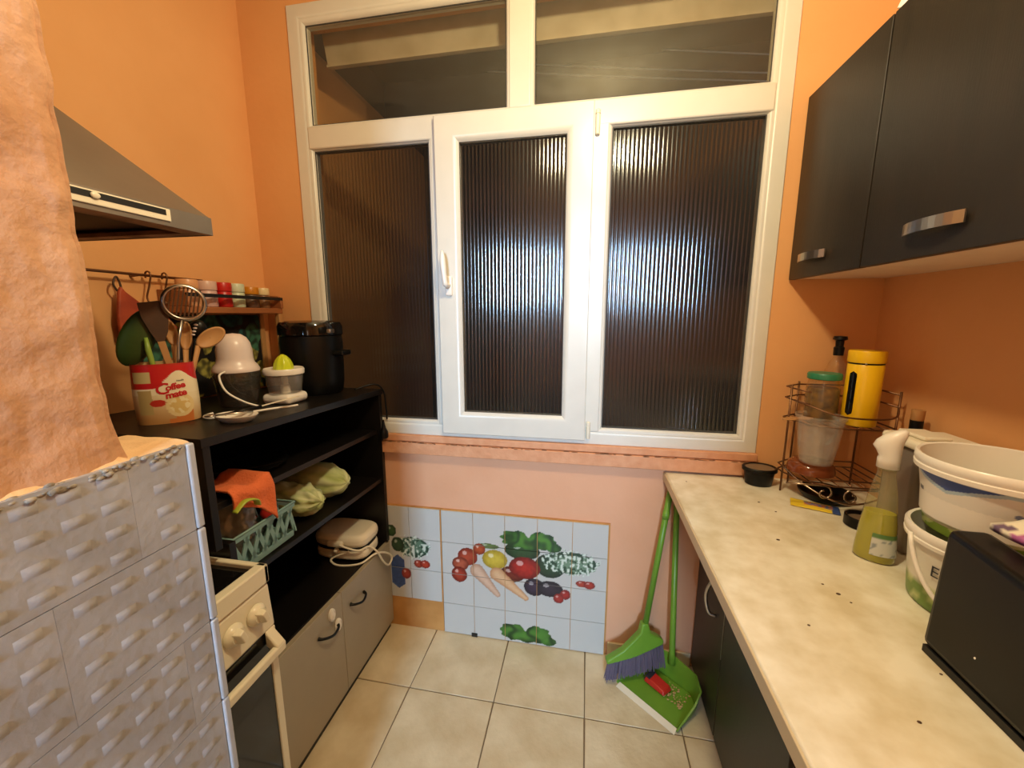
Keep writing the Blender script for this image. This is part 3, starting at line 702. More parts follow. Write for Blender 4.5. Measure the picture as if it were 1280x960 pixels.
for k in range(70):
    p = Vector(dpt(w*random.uniform(.55, .92), L*random.uniform(.45, .92), .018)); r = random.uniform(.0012, .0034)
    crm.ball((p.x, p.y, p.z+r*.5), (r*random.uniform(.8, 2.4), r, r), 5, 4)
M['crumb'] = mat('crumbs', rgb(190, 156, 104), .9)
cr_ = tag(crm.build('crumbs', 'crumb'), 'pale dry crumbs swept into the green dustpan', 'crumbs'); cr_['kind'] = 'stuff'

# ================================================================ TILED PANELS UNDER THE WINDOW
from math import hypot
def lerp3(a, b, t): return tuple(x+(y-x)*t for x, y in zip(a, b))
def capsule(x, z, a, b, r0, r1):
    ax, az = a; bx2, bz = b; t = ((x-ax)*(bx2-ax)+(z-az)*(bz-az))/((bx2-ax)**2+(bz-az)**2); t = max(0, min(1, t))
    return hypot(x-ax-(bx2-ax)*t, z-az-(bz-az)*t)/(r0+(r1-r0)*t)
UM = .0009
EL = [  # printed vegetables: (kind, centre x and height in metres, rx, rz, colour, dark colour)
 ('e', (-0.123, 0.393), 72*UM, 62*UM, (.16, .26, .15), (.07, .13, .08)),
 ('e', (-0.244, 0.449), 85*UM, 45*UM, (.16, .28, .14), (.08, .16, .08)),
 ('h', (-0.040, 0.417), 135*UM, 62*UM, (.42, .52, .42), (.16, .25, .17)),
 ('e', (-0.393, 0.455), 55*UM, 14*UM, (.38, .46, .24), (.3, .36, .2)),
 ('e', (-0.433, 0.437), 30*UM, 30*UM, (.68, .30, .16), (.45, .14, .08)),
 ('e', (-0.486, 0.395), 50*UM, 46*UM, (.66, .27, .18), (.42, .12, .08)),
 ('e', (-0.520, 0.357), 42*UM, 36*UM, (.68, .34, .24), (.40, .14, .1)),
 ('e', (-0.526, 0.304), 40*UM, 42*UM, (.64, .22, .15), (.38, .09, .06)),
 ('e', (-0.364, 0.395), 62*UM, 50*UM, (.78, .68, .24), (.58, .48, .12)),
 ('e', (-0.287, 0.335), 60*UM, 42*UM, (.45, .16, .10), (.25, .07, .05)),
 ('e', (-0.233, 0.370), 76*UM, 58*UM, (.68, .15, .12), (.36, .06, .05)),
 ('e', (-0.190, 0.285), 50*UM, 46*UM, (.22, .16, .24), (.10, .07, .11)),
 ('e', (-0.123, 0.285), 62*UM, 42*UM, (.19, .15, .20), (.09, .07, .09)),
 ('c', ((-0.444, 0.332), (-0.352, 0.227)), 36*UM, 14*UM, (.82, .68, .58), (.62, .46, .36)),
 ('c', ((-0.354, 0.326), (-0.227, 0.227)), 36*UM, 14*UM, (.84, .68, .52), (.66, .44, .28)),
 ('e', (-0.057, 0.267), 25*UM, 26*UM, (.64, .16, .14), (.4, .08, .07)),
 ('e', (-0.085, 0.245), 25*UM, 26*UM, (.66, .20, .17), (.4, .08, .07)),
 ('e', (0.011, 0.327), 28*UM, 17*UM, (.66, .24, .17), (.45, .12, .09)),
 ('e', (0.042, 0.324), 26*UM, 20*UM, (.66, .20, .15), (.42, .1, .08)),
 ('l', (-0.214, 0.499), 140*UM, 50*UM, (.30, .50, .18), (.09, .20, .08)),
 ('l', (-0.224, 0.050), 135*UM, 52*UM, (.30, .50, .18), (.09, .20, .08)),
 ('e', (-0.844, 0.483), 28*UM, 32*UM, (.22, .34, .20), (.1, .18, .1)),
 ('h', (-0.741, 0.411), 92*UM, 62*UM, (.36, .48, .40), (.14, .24, .18)),
 ('e', (-0.815, 0.418), 34*UM, 40*UM, (.18, .30, .20), (.08, .15, .1)),
 ('b', (-0.818, 0.282), 36*UM, 95*UM, (.26, .36, .58), (.18, .26, .45)),
 ('e', (-0.779, 0.277), 26*UM, 30*UM, (.62, .22, .16), (.4, .1, .08)),
 ('e', (-0.718, 0.332), 24*UM, 22*UM, (.66, .26, .18), (.42, .1, .08)),
 ('e', (-0.686, 0.333), 26*UM, 22*UM, (.68, .24, .16), (.44, .1, .08)),
]
def print_col(x, z):
    base = (.74, .73, .71); c = base
    for k, p, rx, rz, a, b in EL:
        n = nz(x*70, z*70, 3)
        if k == 'c':
            d = capsule(x, z, p[0], p[1], rx, rz)
            if d < 1: c = lerp3(a, b, min(1, d*d*.8+.25*abs(nz(x*60, z*150, 1))))
            continue
        dx, dz = (x-p[0])/rx, (z-p[1])/rz; d = hypot(dx, dz)
        if k == 'b' and abs(dx) < 1 and abs(dz) < 1-.3*abs(dx): c = lerp3(a, b, .5+.5*n)
        if k == 'e' and d < 1:
            c = lerp3(a, b, min(1, max(0, d*d*.9+.25*n))); h = hypot(dx+.3, dz-.4)
            if h < .22: c = lerp3(c, (.95, .93, .9), .55)
        if k == 'h' and d < 1+.25*n:
            m_ = nz(x*75, z*60, 7)+.3*nz(x*150, z*130, 1)
            if m_ > .12: c = (.80, .83, .78)
            elif m_ > -.15+.5*(d-.6): c = a
            elif d < .9: c = b
        if k == 'l':
            edge = 1+.08*math.sin(math.atan2(dz, dx)*11)+.08*n
            q = min(hypot((dx+.50)/.46, (dz-.08)/.85), hypot((dx-.02)/.50, (dz+.28)/.62), hypot((dx-.42)/.46, (dz-.1)/.86), hypot((dx-.82)/.26, (dz+.45)/.5))
            if q < edge:
                f = .5+.5*math.sin(dx*8+4*nz(x*24, z*24, 0)); c = lerp3(a, b, min(1, .8*f*f+.35*q*q*q))
    return c
def panel(name, label, xs_, zs_, y0, bare=None):
    t = thing(name, label, 'tile panel', ((xs_[0]+xs_[-1])/2, D-.008, 0), 'vegetable print tile panels below the window')
    B(xs_[0]-.002, xs_[-1]+.006, D-.009, D-.0005, .001, zs_[-1]+.004).build('backing_board', 'brownboard', t)
    for i in range(len(xs_)-1):
        for j in range(len(zs_)-1):
            if bare and j in bare: continue
            x0, x1, z0, z1 = xs_[i]+.0012, xs_[i+1]-.0012, zs_[j]+.0012, zs_[j+1]-.0012; n = 46; yf = D-.013
            b = MB().grid(n, n, lambda u_, v_: (x0+(x1-x0)*u_, yf, z0+(z1-z0)*v_))
            k = len(b.v); b.v += [(x0, D-.009, z0), (x1, D-.009, z0), (x1, D-.009, z1), (x0, D-.009, z1)]
            cs = [0, n, (n+1)*(n+1)-1, (n+1)*n]
            for q_ in range(4): b.f.append((cs[q_], cs[(q_+1) % 4], k+(q_+1) % 4, k+q_))
            b.build('tile', 'paint', t, paint=lambda x, y, z: print_col(x, z))
    return t
zr = [.003, .153, .303, .453, .603]
tp = panel('tile_panel', 'tiled board printed with vegetables, the wide complete one under the window', [-.604, -.460, -.319, -.179, -.033, .112], zr, 0)
panel('tile_panel', 'tiled board printed with vegetables, half hidden behind the shelf unit', [-.90, -.756, -.610], zr, 0, bare=(0,))
B(-.474, -.447, D-.0165, D-.0135, .0, .018).build('socket_hole', 'blackmt', tp)

# ================================================================ LEFT SIDE
def sag(x, y, z): return (x, y, z-.04*(y-1.2)*min(1, max(0, z)/.4))
def topz(y): return 1.146-.04*(y-1.2)
# shelf unit
FX = -.853; U0, U1 = .775, 1.545
un = thing('shelf_unit', 'black open shelf unit with two grey doors below, by the window', 'shelf unit', (-1.1, 1.15, 0))
def ub(name, m, *a, bev=.0015, par=None): return B(*a).map(sag).build(name, m, par or un, bev=bev)
ub('top_board', 'blackboard', XL+.02, FX+.004, U0-.05, U1+.006, 1.124, 1.146)
ub('side_panel', 'blackboard', XL+.03, FX, U0-.045, U0-.025, .865, 1.124)
ub('side_panel', 'blackboard', XL+.03, FX, U0-.010, U0+.010, .445, .866)
ub('side_panel', 'blackboard', XL+.03, FX, U1-.02, U1, .45, 1.124)
ub('back_panel', 'blackboard', XL+.015, XL+.028, U0-.010, U1, .03, 1.12)
ub('shelf', 'blackboard', XL+.03, FX-.02, U0-.025, U1-.02, .952, .970)
ub('shelf', 'blackboard', XL+.03, FX-.01, U0+.010, U1-.02, .735, .753)
ub('base_body', 'blackboard', XL+.03, FX-.020, U0-.010, U1, .035, .445)
ub('plinth', 'blackmt', XL+.04, FX-.012, U0-.010, U1-.01, 0, .034)
d1 = ub('door', 'greydoor', FX-.018, FX, 1.1775, U1-.001, .034, .443)
d0 = ub('door', 'greydoor', FX-.018, FX, U0-.010, 1.1755, .034, .443)
def dhandle(y0, z0, y1, z1, par):
    p, q_ = Vector((FX, y0, z0)), Vector((FX, y1, z1)); m_ = (p+q_)/2
    MB().tube(spline([tuple(p), (FX+.016, y0+.008, z0-.004), (FX+.024, m_.y, m_.z-.012), (FX+.016, y1-.008, z1-.004), tuple(q_)], 5), [.007, .006, .0055, .005, .0045, .0045, .0045, .0045, .0045, .0045, .0045, .0045, .0045, .0045, .0045, .0045, .005, .0055, .006, .006, .007], 8).build('handle', 'blackpl', par, smooth=True)
dhandle(1.04, .372, 1.135, .352, d0); dhandle(1.225, .358, 1.315, .345, d1)
for y, z in ((1.112, .405), (1.142, .342)):
    k = MB(); k.M = Matrix.Translation((FX, y, z)) @ Matrix.Rotation(PI/2, 4, 'Y')
    k.lathe([(.020, 0), (.021, .003), (.020, .008), (.014, .011), (.012, .009), (.006, .013), (.001, .013)], 20, 0, 0, 1.15, .75); k.build('door_catch', 'white', d0, auto=40)
# plug and lead hanging at the unit's window end
pl = thing('power_lead', 'black power lead with its plug hanging at the window end of the shelf unit', 'cable', (-.84, 1.545, .95))
MB().tube(spline([(-.93, 1.47, topz(1.47)+.005), (-.87, 1.525, topz(1.5)+.022), (-.845, 1.5515, 1.12), (-.838, 1.5515, 1.05), (-.836, 1.5515, 1.0)], 7), .0035, 8).build('lead', 'blackpl', pl, smooth=True)
MB().lathe([(.004, 1.005), (.006, .985), (.009, .97), (.016, .955), (.018, .945), (.017, .928), (.010, .924)][::-1], 14, -.836, 1.519).build('plug', 'blackpl', pl, auto=50)

# multicooker
pc = (-1.062, 1.410); z0 = topz(pc[1])+.001
pt = thing('multicooker', 'large black electric cooking pot on the shelf unit beside the window', 'pot', (*pc, z0))
MB().lathe([(.098, z0), (.104, z0+.006), (.110, z0+.05), (.113, z0+.20), (.110, z0+.225)], 40, *pc).build('body', 'blackpl', pt, auto=45)
MB().lathe([(.112, z0+.226), (.116, z0+.230), (.115, z0+.262), (.108, z0+.276), (.085, z0+.282), (.001, z0+.284)], 40, *pc).build('lid', 'blackgl', pt, auto=45)
hb_ = MB(); hb_.box(pc[0]+.095, pc[0]+.150, pc[1]-.03, pc[1]+.03, z0+.150, z0+.170); hb_.build('side_handle', 'blackpl', pt, bev=.006)
MB().box(pc[0]+.075, pc[0]+.118, pc[1]-.05, pc[1]-.02, z0+.236, z0+.252).build('latch', 'steel', pt, bev=.004)
# citrus juicer
jc2 = (-1.008, 1.185); z0 = topz(jc2[1])+.001
ju = thing('citrus_juicer', 'electric citrus juicer with a lime green cone on a white base', 'juicer', (*jc2, z0))
B(jc2[0]-.055, jc2[0]+.05, jc2[1]-.05, jc2[1]+.05, z0, z0+.034).build('base', 'white', ju, bev=.014)
MB().openlathe([(.018, z0+.036), (.048, z0+.036), (.051, z0+.040), (.058, z0+.095), (.056, z0+.095), (.049, z0+.044)], 30, *jc2).build('jug', 'clearp', ju, auto=50)
MB().lathe([(.016, z0+.034), (.014, z0+.06), (.010, z0+.062), (.010, z0+.096)], 16, *jc2).build('spindle', 'white', ju, auto=50)
MB().lathe([(.057, z0+.096), (.062, z0+.099), (.063, z0+.112), (.060, z0+.118), (.052, z0+.115), (.030, z0+.113)], 32, *jc2).build('strainer_rim', 'white', ju, auto=45)
vs = []; fs = []; pr = [(.029, .1135), (.029, .122), (.027, .132), (.022, .145), (.013, .157), (.005, .163), (.0005, .164)]
for r, z in pr:
    for k in range(32): a = 2*PI*k/32; rr = r*(1+.07*math.cos(a*8)); vs.append((jc2[0]+rr*math.cos(a), jc2[1]+rr*math.sin(a), z0+z))
for i in range(len(pr)-1):
    for k in range(32): fs.append((32*i+k, 32*i+(k+1) % 32, 32*i+32+(k+1) % 32, 32*i+32+k))
MB().add(vs, fs).build('cone', 'lime', ju, smooth=True)
# chopper
ch = (-1.118, 1.108); z0 = topz(ch[1])+.001
cp_ = thing('food_chopper', 'electric food chopper with a pale dome motor on a smoky bowl', 'chopper', (*ch, z0))
MB().openlathe([(.001, z0+.003), (.052, z0), (.055, z0+.005), (.065, z0+.085), (.067, z0+.105), (.064, z0+.118), (.058, z0+.118), (.063, z0+.09), (.052, z0+.008)], 36, *ch).build('bowl', 'smoke', cp_, auto=50)
MB().lathe([(.010, z0+.004), (.010, z0+.10)], 14, *ch).build('blade_shaft', 'smoke', cp_, auto=50)
dmv = MB().lathe([(.066, z0+.112), (.067, z0+.118), (.061, z0+.130), (.053, z0+.140), (.0505, z0+.155), (.050, z0+.180), (.046, z0+.203), (.037, z0+.220), (.022, z0+.231), (.001, z0+.234)], 36, *ch)
M['lilac'] = mat('pale_lilac_plastic', rgb(226, 210, 206), .3)
dmv.build('motor_dome', 'lilac', cp_, auto=70)
MB().tube(spline([(ch[0]+.02, ch[1]-.062, z0+.118), (ch[0]+.018, ch[1]-.082, z0+.105), (ch[0]+.04, ch[1]-.084, z0+.06), (ch[0]+.075, ch[1]-.06, z0+.025), (ch[0]+.105, ch[1]-.035, z0+.006)], 7), .0032, 8).build('cord', 'white', cp_, smooth=True)
# spoon rest with cutlery
sr_c = (-.925, .90); z0 = topz(.9)+.0015
tag(MB().lathe([(.001, z0), (.040, z0), (.056, z0+.014), (.058, z0+.018), (.054, z0+.018), (.038, z0+.005), (.001, z0+.005)], 30, *sr_c, 1.0, .72).build('spoon_rest', 'white', auto=60), 'small white oval dish holding cutlery at the front of the shelf unit top', 'dish')
kn = thing('knife', 'knife with a dark handle laid across the small white dish', 'knife', (-.92, .95, z0+.02))
MB().tube([(-.945, .885, z0+.020), (-.905, .965, z0+.027)], .006, 8, flat=.6).build('handle', 'blackpl', kn, smooth=True)
MB().hexa([(-.905, .962, z0+.027), (-.899, .962, z0+.027), (-.868, 1.075, z0+.034), (-.876, 1.078, z0+.034), (-.905, .962, z0+.029), (-.899, .962, z0+.029), (-.868, 1.075, z0+.036), (-.876, 1.078, z0+.036)]).build('blade', 'cream', kn)
spn = thing('teaspoon', 'dull metal teaspoon resting in the small white dish', 'spoon', (-.93, .9, z0+.018))
MB().tube([(-.955, .865, z0+.022), (-.90, .93, z0+.019)], .003, 8).build('handle', 'steel', spn, smooth=True)
MB().ball((-.962, .856, z0+.023), (.014, .012, .004), 12, 8).build('bowl', 'steel', spn, smooth=True)
tag(MB().tube(spline([(-1.02, .92, z0+.012), (-1.03, .90, z0+.006), (-1.0, .90, z0+.004), (-.965, .955, z0+.004), (-.93, 1.02, z0+.004), (-.90, 1.06, z0+.004), (-.885, 1.085, z0+.004)], 7), .0035, 8).build('white_cord', 'white', smooth=True), 'short white cord lying in front of the chopper on the shelf unit', 'cable')

# ---- printed pouch with utensils
bo_ = Vector((-1.10, .882, 0)); en = Vector((.623, .782, 0)); nn = Vector((.782, -.623, 0)); zb = topz(.88)+.001; RA, RB, HT = .066, .046, .158
bag = thing('creamer_pouch', 'red and cream printed coffee creamer pouch holding kitchen utensils', 'pouch', (bo_.x, bo_.y, zb))
def bagpt(a, z, k=1.0):
    se = .75; c_, s_ = math.cos(a), math.sin(a); t = (z-zb)/HT
    x = RA*k*math.copysign(abs(c_)**se, c_)*(1+.03*math.sin(t*4)); y = RB*k*math.copysign(abs(s_)**se, s_)*(1+.08*math.sin(t*3))
    return bo_+en*(x-.012)+nn*y+Vector((0, 0, z))
def bagcol(x, y, z):
    d = Vector((x, y, 0))-bo_; s_ = d.dot(en)+.012; f = d.dot(nn); t = (z-zb)/HT; q_ = s_/RA
    if f < -.01: return (.75, .62, .42)
    wave = .66+.22*math.exp(-((q_-.42)/.42)**2)-.30*math.exp(-((q_+.25)/.22)**2)*0-.06*(q_ < -.1)
    if -.92 < q_ < -.42 and .70 < t < .88: return (.80, .72, .50)
    if t > wave: return (.76, .12, .12) if t < .97 else (.7, .16, .12)
    if abs(t-wave) < .022: return (.93, .88, .78)
    mug = hypot((q_-.36)/.44, (t-.30)/.20)
    if mug < 1:
        if mug < .72: return (.87, .74, .46) if nz(s_*90, z*70, 0) > -.1 else (.93, .86, .68)
        return (.90, .80, .58)
    if .0 < q_ < .75 and t < .28-.2*(q_ < .2): return (.80, .46, .22)
    if hypot((q_+.30)/.24, (t-.36)/.06) < 1: return (.74, .20, .14)
    if -.85 < q_ < -.45 and .18 < t < .62: return (.72, .62, .40)
    if t < .5: return lerp3((.72, .52, .30), (.92, .85, .70), max(0, min(1, t/.5+.25*q_)))
    return (.93, .87, .74)
n1, n2 = 260, 150; vs = []; fs = []
for j in range(n2+1):
    for i in range(n1): vs.append(tuple(bagpt(2*PI*i/n1, zb+HT*j/n2)))
for j in range(n2):
    for i in range(n1): fs.append((j*n1+i, j*n1+(i+1) % n1, (j+1)*n1+(i+1) % n1, (j+1)*n1+i))
fs.append(tuple(range(n1))[::-1]); k0 = len(vs)
for i in range(n1): vs.append(tuple(bagpt(2*PI*i/n1, zb+HT-.03, .93)))
for i in range(n1): fs.append((n2*n1+i, n2*n1+(i+1) % n1, k0+(i+1) % n1, k0+i))
fs.append(tuple(k0+i for i in range(n1)))
MB().add(vs, fs).build('pouch_body', 'paint', bag, smooth=True, paint=bagcol, auto=60)
def bagtext(txt, s0, t0, size, m, tilt, bold=0):
    cu = bpy.data.curves.new('t', 'FONT'); cu.body = txt; cu.size = size; cu.shear = .12; cu.offset = bold; cu.resolution_u = 3; cu.space_character = .92
    o = bpy.data.objects.new('t', cu); C.objects.link(o); dg = bpy.context.evaluated_depsgraph_get(); dg.update()
    me = o.evaluated_get(dg).to_mesh(); vs = []
    for v in me.vertices:
        x, y = v.co.x, v.co.y; x, y = x*math.cos(tilt)-y*math.sin(tilt), x*math.sin(tilt)+y*math.cos(tilt)
        q_ = (s0+x)/RA; q_ = max(-.98, min(.98, q_)); c_ = abs(q_)**(1/.75); a = math.acos(math.copysign(c_, q_))
        p = bagpt(a, zb+t0+y)+nn*.0012; vs.append(tuple(p))
    b = MB().add(vs, [tuple(p.vertices) for p in me.polygons]); o.evaluated_get(dg).to_mesh_clear(); bpy.data.objects.remove(o); bpy.data.curves.remove(cu)
    b.build('lettering', m, bag, fix=False)
bagtext('C', -.022, .079, .040, 'redink', .10, .0006); bagtext('offee', -.001, .088, .022, 'redink', .16, .0007)
bagtext('mate', -.003, .067, .023, 'redink', .16, .0008); bagtext('Nestle', .022, .110, .0065, 'ink', .12)
# utensils: positions on the pouch's own plane (s along en, height)
def P2(s, z, d=0): return tuple(bo_+en*s+nn*d+Vector((0, 0, z)))
def flat(name, poly, th, d, m, par=None, bev=.001):
    o = bo_+nn*d; return MB().prism(poly, (o.x, o.y, 0), en, Vector((0, 0, 1)), th).build(name, m, par, bev=bev)
sp1 = thing('spatula', 'broad wooden spatula with a scorched blade in the printed pouch', 'spatula', P2(-.01, 1.20), 'utensils in the printed pouch')
flat('blade', [(-.044, 1.472), (.008, 1.480), (.014, 1.44), (.009, 1.40), (.0, 1.375), (-.016, 1.372), (-.028, 1.40), (-.040, 1.435)], .006, .010, 'spatdark', sp1)
flat('handle', [(-.016, 1.374), (.0, 1.374), (.009, 1.31), (.014, 1.17), (.0, 1.17), (-.005, 1.31)], .006, .010, 'wood', sp1)
M['skdark'] = mat('dull_dark_steel', rgb(96, 80, 66), .35, .8)
sk = thing('skimmer', 'metal slotted skimmer standing tallest in the printed pouch', 'skimmer', P2(.0, 1.2), 'utensils in the printed pouch')
hc = (.049, 1.474); ra, rb = .048, .048
def sk_at(a, r): return (hc[0]+ra*r*math.cos(a), hc[1]+rb*r*math.sin(a))
rimv = MB(); pts = [P2(*sk_at(2*PI*k/40, .93), .024) for k in range(40)]; rimv.tube(pts, .0055, 8, True, flat=.5); rimv.build('bowl_rim', 'steel', sk, smooth=True)
ss = [-.95+1.9*k/16 for k in range(17)]
for k in range(10):
    xk = -.82+1.64*k/9; hl = math.sqrt(max(0, .92-xk*xk)); c0 = (hc[0]+ra*(xk-.20*hl), hc[1]-rb*hl*.96); c1 = (hc[0]+ra*(xk+.20*hl), hc[1]+rb*hl*.96); wv = .0019
    o_n = bo_+nn*.021
    MB().prism([(c0[0]-wv, c0[1]), (c0[0]+wv, c0[1]), (c1[0]+wv, c1[1]), (c1[0]-wv, c1[1])], (o_n.x, o_n.y, 0), en, Vector((0, 0, 1)), .002).build('slat', 'skdark', sk)
M_ = 0
def seg(a0, a1, rin):
    pts = [sk_at(a0+(a1-a0)*k/10, .95) for k in range(11)]; return pts
flat('bowl_edge', seg(-.75, .75, 0), .002, .021, 'steel', sk, 0); flat('bowl_edge', seg(4.1, 5.4, 0), .002, .021, 'skdark', sk, 0)
MB().tube([P2(.040, 1.428, .022), P2(.026, 1.37, .022), P2(.018, 1.30, .018), P2(.010, 1.17, .006)], .0042, 8, flat=.7).build('handle', 'steel', sk, smooth=True)
lad = thing('ladle', 'dark green plastic serving spoon with a light green handle in the printed pouch', 'spoon', P2(-.04, 1.2), 'utensils in the printed pouch')
lb = MB(); lb.M = Matrix.Translation(P2(-.052, 1.385, -.004)) @ Matrix.Rotation(math.atan2(en.y, en.x), 4, 'Z') @ Matrix.Rotation(.42, 4, 'Y')
lb.ball((0, 0, 0), (.036, .010, .078), 20, 14); lb.build('bowl', 'dgreen', lad, smooth=True)
MB().tube([P2(-.037, 1.385, .016), P2(-.036, 1.355, .020), P2(-.030, 1.30, .016), P2(-.024, 1.18, .004)], [.004, .0065, .006, .005], 8).build('handle', 'lgreen', lad, smooth=True)
def wspoon(label, tip, ctr, base, rx, rz, tilt, d):
    t = thing('wooden_spoon', label, 'spoon', P2(base[0], 1.2, d), 'utensils in the printed pouch')
    b = MB(); b.M = Matrix.Translation(P2(ctr[0], ctr[1], d)) @ Matrix.Rotation(math.atan2(en.y, en.x), 4, 'Z') @ Matrix.Rotation(tilt, 4, 'Y')
    vs = []; fs = []
    for i in range(9):
        r = i/8
        for k in range(24): a = 2*PI*k/24; vs.append((rx*r*math.cos(a), .008*(1-r*r), rz*r*math.sin(a)))
    for i in range(8):
        for k in range(24): fs.append((24*i+k, 24*i+(k+1) % 24, 24*i+24+(k+1) % 24, 24*i+24+k))
    b.add(vs, fs); o = b.build('bowl', 'wood', t, smooth=True); sdf = o.modifiers.new('solid', 'SOLIDIFY'); sdf.thickness = .005
    dr = Vector((math.sin(tilt), -math.cos(tilt))); st = (ctr[0]-math.sin(tilt)*rz*.92, ctr[1]-math.cos(tilt)*rz*.92)
    MB().tube([P2(*st, d), P2((st[0]+base[0])/2, (st[1]+base[1])/2, d*.7), P2(*base, 0)], [.008, .006, .006], 8, flat=.6).build('handle', 'wood', t, smooth=True)
wspoon('wooden spoon leaning far right out of the printed pouch', None, (.098, 1.380), (.022, 1.19), .023, .040, .95, .004)
wspoon('narrow wooden spoon upright behind the metal skimmer', None, (.044, 1.385), (.026, 1.19), .015, .040, .10, -.012)
wspoon('wooden spoon half hidden between spatula and skimmer', None, (.014, 1.395), (.012, 1.19), .014, .036, -.1, -.006)
fs_ = thing('pasta_server', 'black pasta server with pale teeth behind the skimmer', 'utensil', P2(.03, 1.2, -.02), 'utensils in the printed pouch')
lb = MB(); lb.M = Matrix.Translation(P2(.072, 1.400, -.022)) @ Matrix.Rotation(math.atan2(en.y, en.x), 4, 'Z') @ Matrix.Rotation(.25, 4, 'Y')
lb.ball((0, 0, 0), (.022, .010, .028), 16, 10); lb.build('bowl', 'blackpl', fs_, smooth=True)
MB().tube([P2(.066, 1.39, -.022), P2(.03, 1.19, -.008)], .005, 8).build('handle', 'blackpl', fs_, smooth=True)
for k in range(4): MB().ball(P2(.060+.003*k, 1.388+.009*k, -.010), (.007, .004, .003), 8, 6).build('tooth', 'lilac', fs_, smooth=True)

# rail with hooks on the left wall
rl = thing('utensil_rail', 'thin dark metal hanging rail on the orange wall under the hood', 'rail', (XL+.03, 1.05, 1.56))
MB().tube([(XL+.035, .60, 1.566), (XL+.035, 1.235, 1.562)], .0042, 8).build('rod', 'copper', rl, smooth=True)
for y in (.70, 1.03, 1.215): MB().tube([(XL+.001, y, 1.56), (XL+.035, y, 1.563)], .004, 8).build('bracket', 'copper', rl, smooth=True)
for k, y in enumerate((1.055, 1.105)):
    x = XL+.035; pts = spline([(x-.010, y, 1.556), (x-.008, y, 1.572), (x+.004, y, 1.575), (x+.010, y, 1.562), (x+.004, y-.004, 1.53), (x-.002, y-.010, 1.495), (x+.006, y-.004, 1.476), (x+.024, y+.014, 1.474), (x+.034, y+.028, 1.486), (x+.036, y+.031, 1.497)], 5)
    tag(MB().tube(pts, .0026, 7).build('s_hook', 'copper', smooth=True), ['empty metal hook on the rail nearer the hood', 'empty metal hook on the rail nearer the spice shelf'][k], 'hook', 'hooks on the rail')
# orange pot holder hanging behind the spoons
M['potred'] = mat('red_orange_silicone', rgb(186, 78, 38), .6, vscale=20, col2=rgb(150, 54, 26))
ph = thing('pot_holder', 'red orange pot holder hanging behind the dark green spoon', 'pot holder', (XL+.04, .97, 1.40))
MB().prism([(-.07, -.04), (.06, -.05), (.10, -.02), (.06, .03), (.0, .055), (-.04, .09), (-.05, .105), (-.058, .09), (-.07, .02)], (XL+.045, 1.02, 1.42), (0, 1, 0), (0, 0, 1), -.012).build('pad', 'potred', ph, bev=.004)
MB().tube(spline([(XL+.035, .968, 1.505), (XL+.037, .955, 1.53), (XL+.036, .966, 1.552), (XL+.034, .975, 1.53), (XL+.036, .974, 1.505)], 5), .0028, 6).build('loop', 'spatdark', ph, smooth=True)

# spice shelf
ss_ = thing('spice_shelf', 'small brown wooden spice shelf fixed on the left wall', 'shelf', (XL+.05, 1.32, 1.44))
SY0, SY1, SXf = 1.10, 1.515, -1.265
B(XL+.002, SXf, SY0, SY1, 1.448, 1.470).build('board', 'shelfwood', ss_, bev=.003)
MB().box(SXf-.004, SXf+.004, SY0, SY1, 1.502, 1.514).build('guard_rail', 'blackmt', ss_)
for y in (SY0, SY1-.014):
    MB().prism([(0, 0), (.118, 0), (.118, .03), (.105, .05), (.06, .052), (0, .055)], (XL+.002, y+.014, 1.470), (1, 0, 0), (0, 0, 1), .014).build('end_piece', 'shelfwood', ss_, bev=.002)
B(SXf-.022, SXf-.002, SY1-.022, SY1, topz(1.5)+.002, 1.447).build('leg', 'wood', ss_, bev=.002)
B(XL+.002, XL+.02, SY1-.022, SY1, topz(1.5)+.002, 1.447).build('leg', 'wood', ss_, bev=.002)
def jar(y, r, h, cb, cl, label, wide=1.0):
    for nme, c_ in (('jb', cb), ('jl', cl)): pass
    x = -1.317
    t = thing('spice_jar', label, 'jar', (x, y, 1.471), 'spice jars on the wooden shelf')
    kb_, kl_ = 'j%d_%d_%d' % cb, 'j%d_%d_%d' % cl
    for kk, c_ in ((kb_, cb), (kl_, cl)):
        if kk not in M: M[kk] = mat('spice_jar_'+kk, rgb(*c_), .35)
    MB().lathe([(r*.95, 1.4715), (r, 1.475), (r, 1.471+h*.60), (r*.9, 1.471+h*.64)], 22, x, y).build('body', kb_, t, auto=45)
    MB().lathe([(r*1.02, 1.471+h*.65), (r*1.04, 1.471+h*.67), (r*1.04, 1.471+h*.95), (r*.98, 1.471+h), (.001, 1.471+h*1.005)], 22, x, y).build('lid', kl_, t, auto=45)
jar(1.152, .030, .088, (214, 160, 120), (222, 160, 110), 'spice jar with an orange pink lid, nearest the hood')
jar(1.222, .030, .088, (206, 168, 160), (214, 176, 160), 'spice jar with a dusty pink lid beside the orange pink one')
jar(1.288, .027, .088, (186, 28, 22), (192, 34, 26), 'bright red spice jar with a red lid')
jar(1.346, .026, .088, (196, 204, 172), (206, 212, 184), 'spice jar with a pale mint green lid')
jar(1.410, .029, .080, (96, 70, 54), (196, 124, 22), 'dark spice jar with an amber lid')
jar(1.472, .024, .080, (130, 90, 56), (224, 200, 150), 'spice jar with a cream lid at the window end of the shelf')
